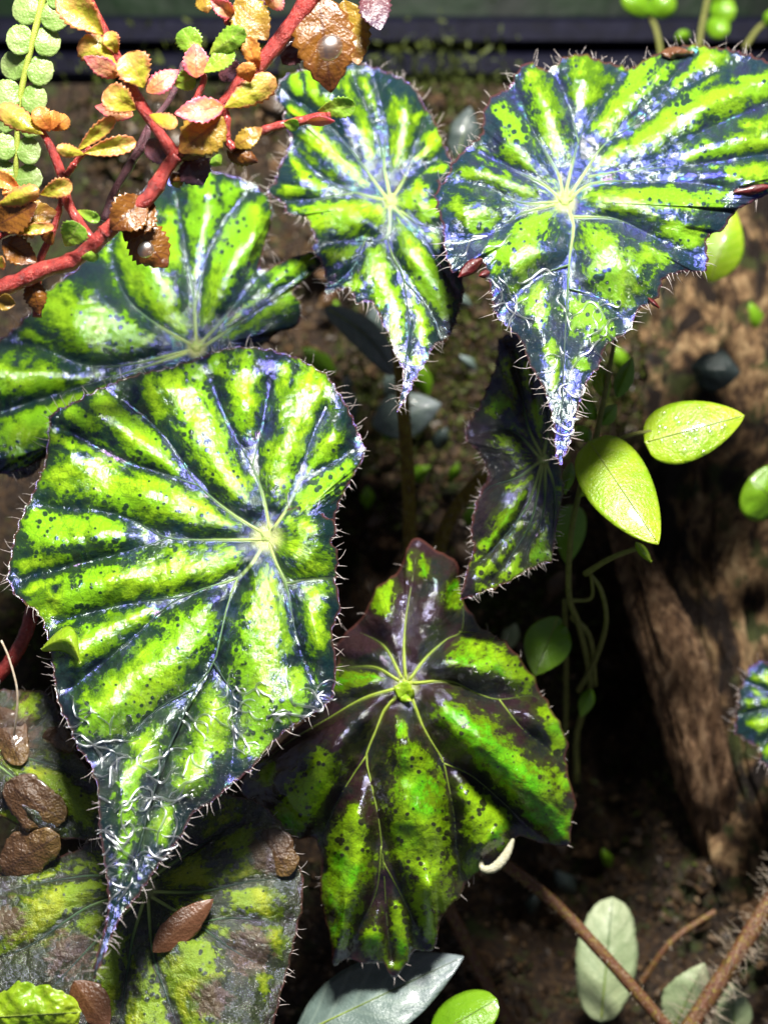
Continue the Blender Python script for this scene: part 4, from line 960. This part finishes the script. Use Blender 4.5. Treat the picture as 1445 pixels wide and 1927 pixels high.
lone('pale_leaf', (1385, 1960, -56), (1375, 1850, -58), 70, 'pale', 'pale sage leaf half hidden behind the hairy stalk', 'leaf', shape='ovate', arch=2, fold=-2, seed=5, midrib=1.4)
lone('grey_leaf', (612, 578, -70), (745, 705, -66), 58, 'grey', 'narrow grey-green leaf in the gap beside the upright hairy stalk', 'leaf', shape='strap', arch=4, fold=-3, seed=6, midrib=1.6, bend=-14)
lone('grey_leaf', (700, 800, -86), (830, 760, -84), 90, 'grey', 'dim grey leaf behind the upright hairy stalk', 'leaf', shape='ovate', arch=3, fold=-2, seed=7)
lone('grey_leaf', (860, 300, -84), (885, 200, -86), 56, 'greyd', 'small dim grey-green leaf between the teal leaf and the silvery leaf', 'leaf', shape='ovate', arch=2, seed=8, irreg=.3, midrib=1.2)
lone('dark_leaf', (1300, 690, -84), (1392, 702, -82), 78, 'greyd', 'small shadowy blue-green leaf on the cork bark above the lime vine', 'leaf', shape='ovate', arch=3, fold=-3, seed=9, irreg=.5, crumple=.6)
lone('green_leaf', (1475, 955, -60), (1408, 900, -58), 120, 'lime_d', 'bright green leaf reaching in across the cork bark', 'leaf', shape='round', arch=3, fold=-2, seed=10, midrib=1.5)
lone('lime_seedling', (-40, 1915, 18), (152, 1905, 20), 118, 'lime', 'bright lime crinkled leaf below the worn olive leaf', 'leaf', shape='round', arch=2, fold=-1.5, seed=11, crumple=.9, teeth=.10, nteeth=7, irreg=.3, ns=50, nv=27, midrib=1.5)
lone('curled_leaflet', (78, 1222, surf_h('A1', 110, 1222) + 1.5), (152, 1248, surf_h('A1', 152, 1248) + 1.5), 50, 'lime', 'tiny arched green leaflet resting on the lime leaf rim', 'leaflet', shape='ovate', arch=2, fold=-2.6, bend=-34, seed=12, crumple=.1)
for b_, t_, w_, m_, lab in [((10, 1475, -13), (122, 1545, -12), 92, 'brown', 'rounded wet brown scrap lying on the small worn leaf'), ((5, 1640, -14), (110, 1572, -13), 88, 'brown', 'crumpled grey-brown scrap between the two worn olive leaves'),
                            ((82, 1380, -13), (140, 1410, -12), 58, 'brown', 'small brown wet scrap against the lime leaf rim'), ((288, 1792, -8), (402, 1692, -10), 62, 'brown2', 'smooth russet pointed leaf lying on the worn olive leaf'),
                            ((140, 1846, -3), (205, 1935, -1), 74, 'brown2', 'rolled brown leaf beside the bright lime crinkled leaf'), ((0, 1330, -14), (40, 1440, -13), 60, 'brown', 'pale brown flake at the edge of the small worn leaf'), ((500, 1560, -15), (545, 1648, -15), 74, 'brown', 'flat grey-brown flake stuck near the worn leaf margin')]:
    on = 'F7' if (t_[0] < 150 and t_[1] < 1600) else 'F6'
    b_ = (b_[0], b_[1], surf_h(on, b_[0], b_[1]) + (2.6 if m_ == 'brown2' else 1.1)); t_ = (t_[0], t_[1], surf_h(on, t_[0], t_[1]) + (2.6 if m_ == 'brown2' else 1.1))
    lone('brown_scrap', b_, t_, w_, m_, lab, 'scrap', shape='ovate' if m_ == 'brown2' else 'round', teeth=.12, nteeth=3, arch=.5, fold=-.7, crumple=.45 if m_ == 'brown' else .12, seed=int(t_[0]), thick=.6, irreg=.55 if m_ == 'brown' else 0)
lone('brown_scrap', (1243, 100, surf_h('C3', 1243, 108) + .8), (1302, 100, surf_h('C3', 1302, 108) + .8), 26, 'brown2', 'dry reddish scrap on the upper rim of the silvery leaf', 'scrap', arch=1.5, fold=-1.5, crumple=1.2, seed=33, thick=.8)
hc = surf_h('E5', 935, 1605) + .6
p = spline([(905, 1618, hc), (908, 1634, hc + .5), (928, 1634, hc + 1), (950, 1612, hc + .6), (966, 1578, hc)], 26)
u = np.linspace(0, 1, 26)
tag(tube('pale_curl', P(p[:, 0], p[:, 1], p[:, 2]), (2 + 8 * np.sin(math.pi * u) ** .7) / 10000 * (1 + .06 * np.sin(u * 60)), M['cream'], None, 12), 'cream crescent-shaped curl clinging to the lower margin of the bronze leaf', 'curl')

# stalks at the foot of the plants
def stalk(name, pts, r, label, hairs=120, ln=.002, mat='stalk'):
    p = spline(pts, 40)
    rt = thing(name, P(*p[-1]), label, 'stalk')
    tube('stalk', P(p[:, 0], p[:, 1], p[:, 2]), np.full(40, r / 10000) * (1 + .1 * vnoise(np.arange(40) * .6, np.zeros(40), int(r))), M[mat], rt, 12)
    if hairs:
        V, F = stem_hairs(p, hairs, r / 10000, ln)
        o = mesh('stalk_hairs', V, F, M['hair_red'], rt); o['kind'] = 'stuff'
stalk('leaf_stalk', [(900, 1590, -44), (1020, 1680, -42), (1120, 1780, -40), (1260, 1940, -38), (1340, 2040, -38)], 13, 'mottled reddish leaf stalk slanting out from under the bronze leaf', 120, .0012)
stalk('leaf_stalk', [(800, 1640, -58), (850, 1720, -58), (905, 1830, -58), (975, 1960, -58)], 15, 'blurred olive stalk rising behind the bronze leaf tip', 100, .0015)
stalk('leaf_stalk', [(1490, 1630, -50), (1390, 1790, -46), (1290, 1945, -44), (1250, 2030, -44)], 19, 'thick stalk covered in long pale hairs beside the pale sage leaves', 420, .005)
stalk('leaf_stalk', [(1345, 1715, -66), (1265, 1770, -64), (1205, 1850, -66)], 7, 'thin brown arching stalk behind the tall pale sage leaf', 30, .001)
stalk('red_stalk', [(-30, 1300, -14), (20, 1245, -12), (50, 1190, -12), (66, 1130, -14)], 14, 'short glossy red stalk poking out beside the lime leaf rim', 20, .001, 'rstem')
p = spline([(3, 1205, 0), (18, 1240, 0), (33, 1300, 0), (30, 1360, -2), (22, 1410, -6)], 24)
tag(tube('root_fibre', P(p[:, 0], p[:, 1], p[:, 2]), .00022, M['hair_red'], None, 6), 'thin pale root fibre hanging beside the lime leaf rim', 'root')

# leafy sprig behind the rim
sg = thing('leafy_sprig', P(1250, 110, -120), 'dim green sprig of rounded leaves in front of the black rim', 'plant')
for pts in ([(1245, 120, -118), (1235, 60, -120), (1210, 0, -122)], [(1310, 120, -118), (1320, 50, -120), (1335, -20, -122)], [(1400, 90, -118), (1430, 50, -120), (1470, 30, -121)]):
    p = spline(pts, 14); tube('stem', P(p[:, 0], p[:, 1], p[:, 2]), .0007, M['vine'], sg)
for x0, y0, x1, y1, w_ in [(1225, 25, 1170, -10, 46), (1228, 30, 1265, -10, 50), (1330, 40, 1370, 62, 46), (1335, 20, 1385, 20, 54), (1290, 80, 1278, 58, 30), (1345, 10, 1370, -25, 44), (1440, 50, 1460, 20, 30)]:
    simple_leaf('leaf', (x0, y0, -119), (x1, y1, -117), w_, 'lime_d', sg, shape='round', arch=1.5, fold=-1.5, seed=x0, crumple=.1, ns=14, nv=9)

# ------------------------------------------------------------------ details on the large leaves
M['flap'] = sprig_mat('red_underside', (.10, .005, .006), (.14, .008, .008), (.08, .004, .006), rough=.45, trans=.15, coat=.4)
leaves = [o for o in COL.objects if o.name.startswith('begonia_leaf') and o.type == 'EMPTY']
byl = lambda w: next(o for o in leaves if w in o['label'])
sv = byl('silvery')
for b_, t_, w_ in [((908, 486, 6), (862, 522, 9), 26), ((922, 512, 7), (900, 520, 8), 16), ((1378, 362, -8), (1452, 350, -8), 22), ((1218, 560, 3), (1240, 580, 4), 10)]:
    b_ = (b_[0], b_[1], surf_h('C3', b_[0], b_[1]) + .5); t_ = (t_[0], t_[1], surf_h('C3', t_[0], t_[1]) + 1.0)
    simple_leaf('curled_margin', b_, t_, w_, 'flap', sv, arch=.8, fold=-.8, crumple=.3, seed=int(b_[0]), ns=14, nv=7)
bz = byl('bronze')
for b_, t_, w_ in [((775, 1306, -13), (742, 1292, -11), 34), ((748, 1310, -13), (775, 1318, -12), 16), ((770, 1320, -13.5), (778, 1296, -12), 12)]:
    b_ = (b_[0], b_[1], -9.2); t_ = (t_[0], t_[1], -8.6)
    simple_leaf('bud', b_, t_, w_, 'lime', bz, arch=.4, fold=-.4, crumple=.9, seed=int(b_[0]), ns=14, nv=7)

# small olive leaves in the gap behind the stalks
for k in range(16):
    x = rng.uniform(600, 900); y = rng.uniform(560, 1000); an = rng.uniform(-2.6, -.5); l = rng.uniform(35, 80)
    hb = float(bank_h(x, y)) + rng.uniform(8, 22)
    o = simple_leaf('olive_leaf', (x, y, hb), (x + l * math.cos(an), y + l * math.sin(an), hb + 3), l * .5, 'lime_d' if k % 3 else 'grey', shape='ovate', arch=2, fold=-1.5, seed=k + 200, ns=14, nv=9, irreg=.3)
    tag(o, 'small dim leaf sprouting in the dark gap behind the upright hairy stalks', 'leaf', 'small dim leaves in the gap')

V = []; F = []
base8 = np.array([(1, 0, 0), (-1, 0, 0), (0, 1, 0), (0, -1, 0), (0, 0, 1), (0, 0, -1)], float)
tri8 = [(0, 2, 4), (2, 1, 4), (1, 3, 4), (3, 0, 4), (2, 0, 5), (1, 2, 5), (3, 1, 5), (0, 3, 5)]
cnt = 9000
x = rng.uniform(150, 1470, cnt); y = rng.uniform(165, 1960, cnt)
c0 = P(x, y, bank_h(x, y) + .1)
sz = rng.uniform(.0003, .0013, cnt) * np.where(rng.random(cnt) < .1, 1.8, 1)
pts = c0[:, None] + sz[:, None, None] * (base8[None] * rng.uniform(.5, 1.3, (cnt, 6, 1)) + rng.normal(size=(cnt, 6, 3)) * .25)
F = (np.arange(cnt)[:, None, None] * 6 + np.array(tri8)[None]).reshape(-1, 3)
g = G('soil_crumb')
co = g.objco()
c = g.ramp(g.noise(co, .35, 4, .7), [(.3, (.010, .006, .004)), (.5, (.05, .028, .013)), (.62, (.14, .085, .04)), (.72, (.30, .22, .12))])
M['crumb'] = g.done(g.pbsdf(Base_Color=c, Roughness=.5))
o = mesh('soil_crumbs', pts.reshape(-1, 3), F, M['crumb'], smooth=False)
tag(o, 'crumbs of soil and bark scattered over the bank', 'soil', kind='stuff')
for k in range(26):
    x = rng.uniform(560, 1440); y = rng.uniform(560, 1900); an = rng.uniform(-2.8, -.3); l = rng.uniform(25, 60)
    if x < 860 and y > 1050: continue
    hb = float(bank_h(x, y)) + rng.uniform(5, 14)
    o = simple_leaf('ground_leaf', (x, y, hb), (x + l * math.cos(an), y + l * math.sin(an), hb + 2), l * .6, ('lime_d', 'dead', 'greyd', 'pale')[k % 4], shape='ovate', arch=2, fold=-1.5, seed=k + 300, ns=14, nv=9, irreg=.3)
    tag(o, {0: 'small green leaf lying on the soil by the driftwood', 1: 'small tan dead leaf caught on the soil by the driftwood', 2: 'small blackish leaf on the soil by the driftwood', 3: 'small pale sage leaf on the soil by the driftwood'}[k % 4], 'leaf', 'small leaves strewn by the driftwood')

# rims of water standing on the two wettest leaves
g = G('water_rim')
mx = g.n('MixShader', {0: .38, 1: g.n('BsdfTransparent').outputs[0], 2: g.n('BsdfGlossy', {'Color': (.95, .97, 1, 1), 'Roughness': .32}).outputs[0]})
M['rim_water'] = g.done(mx.outputs[0])
def water_rims(key, boxes, cnt, label):
    a_, b_, h_ = SURF[key]
    V = []; F = []; n0 = 0; made = 0; tries = 0
    while made < cnt and tries < cnt * 12:
        tries += 1
        x0, y0, x1, y1 = boxes[tries % len(boxes)]
        x = rng.uniform(x0, x1); y = rng.uniform(y0, y1); an = rng.uniform(0, 6.28); k = rng.normal() * .12
        pts = []
        for q in range(int(rng.uniform(8, 26))):
            d = (a_ - x) ** 2 + (b_ - y) ** 2; i_ = int(np.argmin(d))
            if d[i_] > 60: break
            pts.append((x, y, h_[i_] + .16))
            k = .7 * k + rng.normal() * .17; an += k
            x += 4.2 * math.cos(an); y += 4.2 * math.sin(an)
        if len(pts) < 6: continue
        p = np.array(pts)
        for _ in range(2): p[1:-1, 2] = (p[:-2, 2] + p[1:-1, 2] + p[2:, 2]) / 3
        u = np.linspace(0, 1, len(p))
        v, f, _ = tube_geo(P(p[:, 0], p[:, 1], p[:, 2]), rng.uniform(1.1, 2.3) / 10000 * (.35 + np.sin(math.pi * u) ** .6), 6, n0)
        V.append(v); F += f; n0 += len(v); made += 1
    o = mesh('water_film', np.vstack(V), F, M['rim_water'])
    tag(o, label, 'water', kind='stuff')
water_rims('A1', [(170, 1400, 330, 1640), (200, 1480, 320, 1620), (340, 1300, 470, 1500), (480, 1290, 620, 1400), (110, 1330, 220, 1470), (190, 1560, 260, 1700)], 84, 'curling rims of standing water on the large lime leaf tip')
water_rims('C3', [(930, 520, 1010, 640), (1000, 620, 1090, 780), (1020, 720, 1080, 850), (1090, 580, 1190, 640), (850, 430, 940, 520)], 30, 'beaded rims of standing water on the silvery leaf tip')
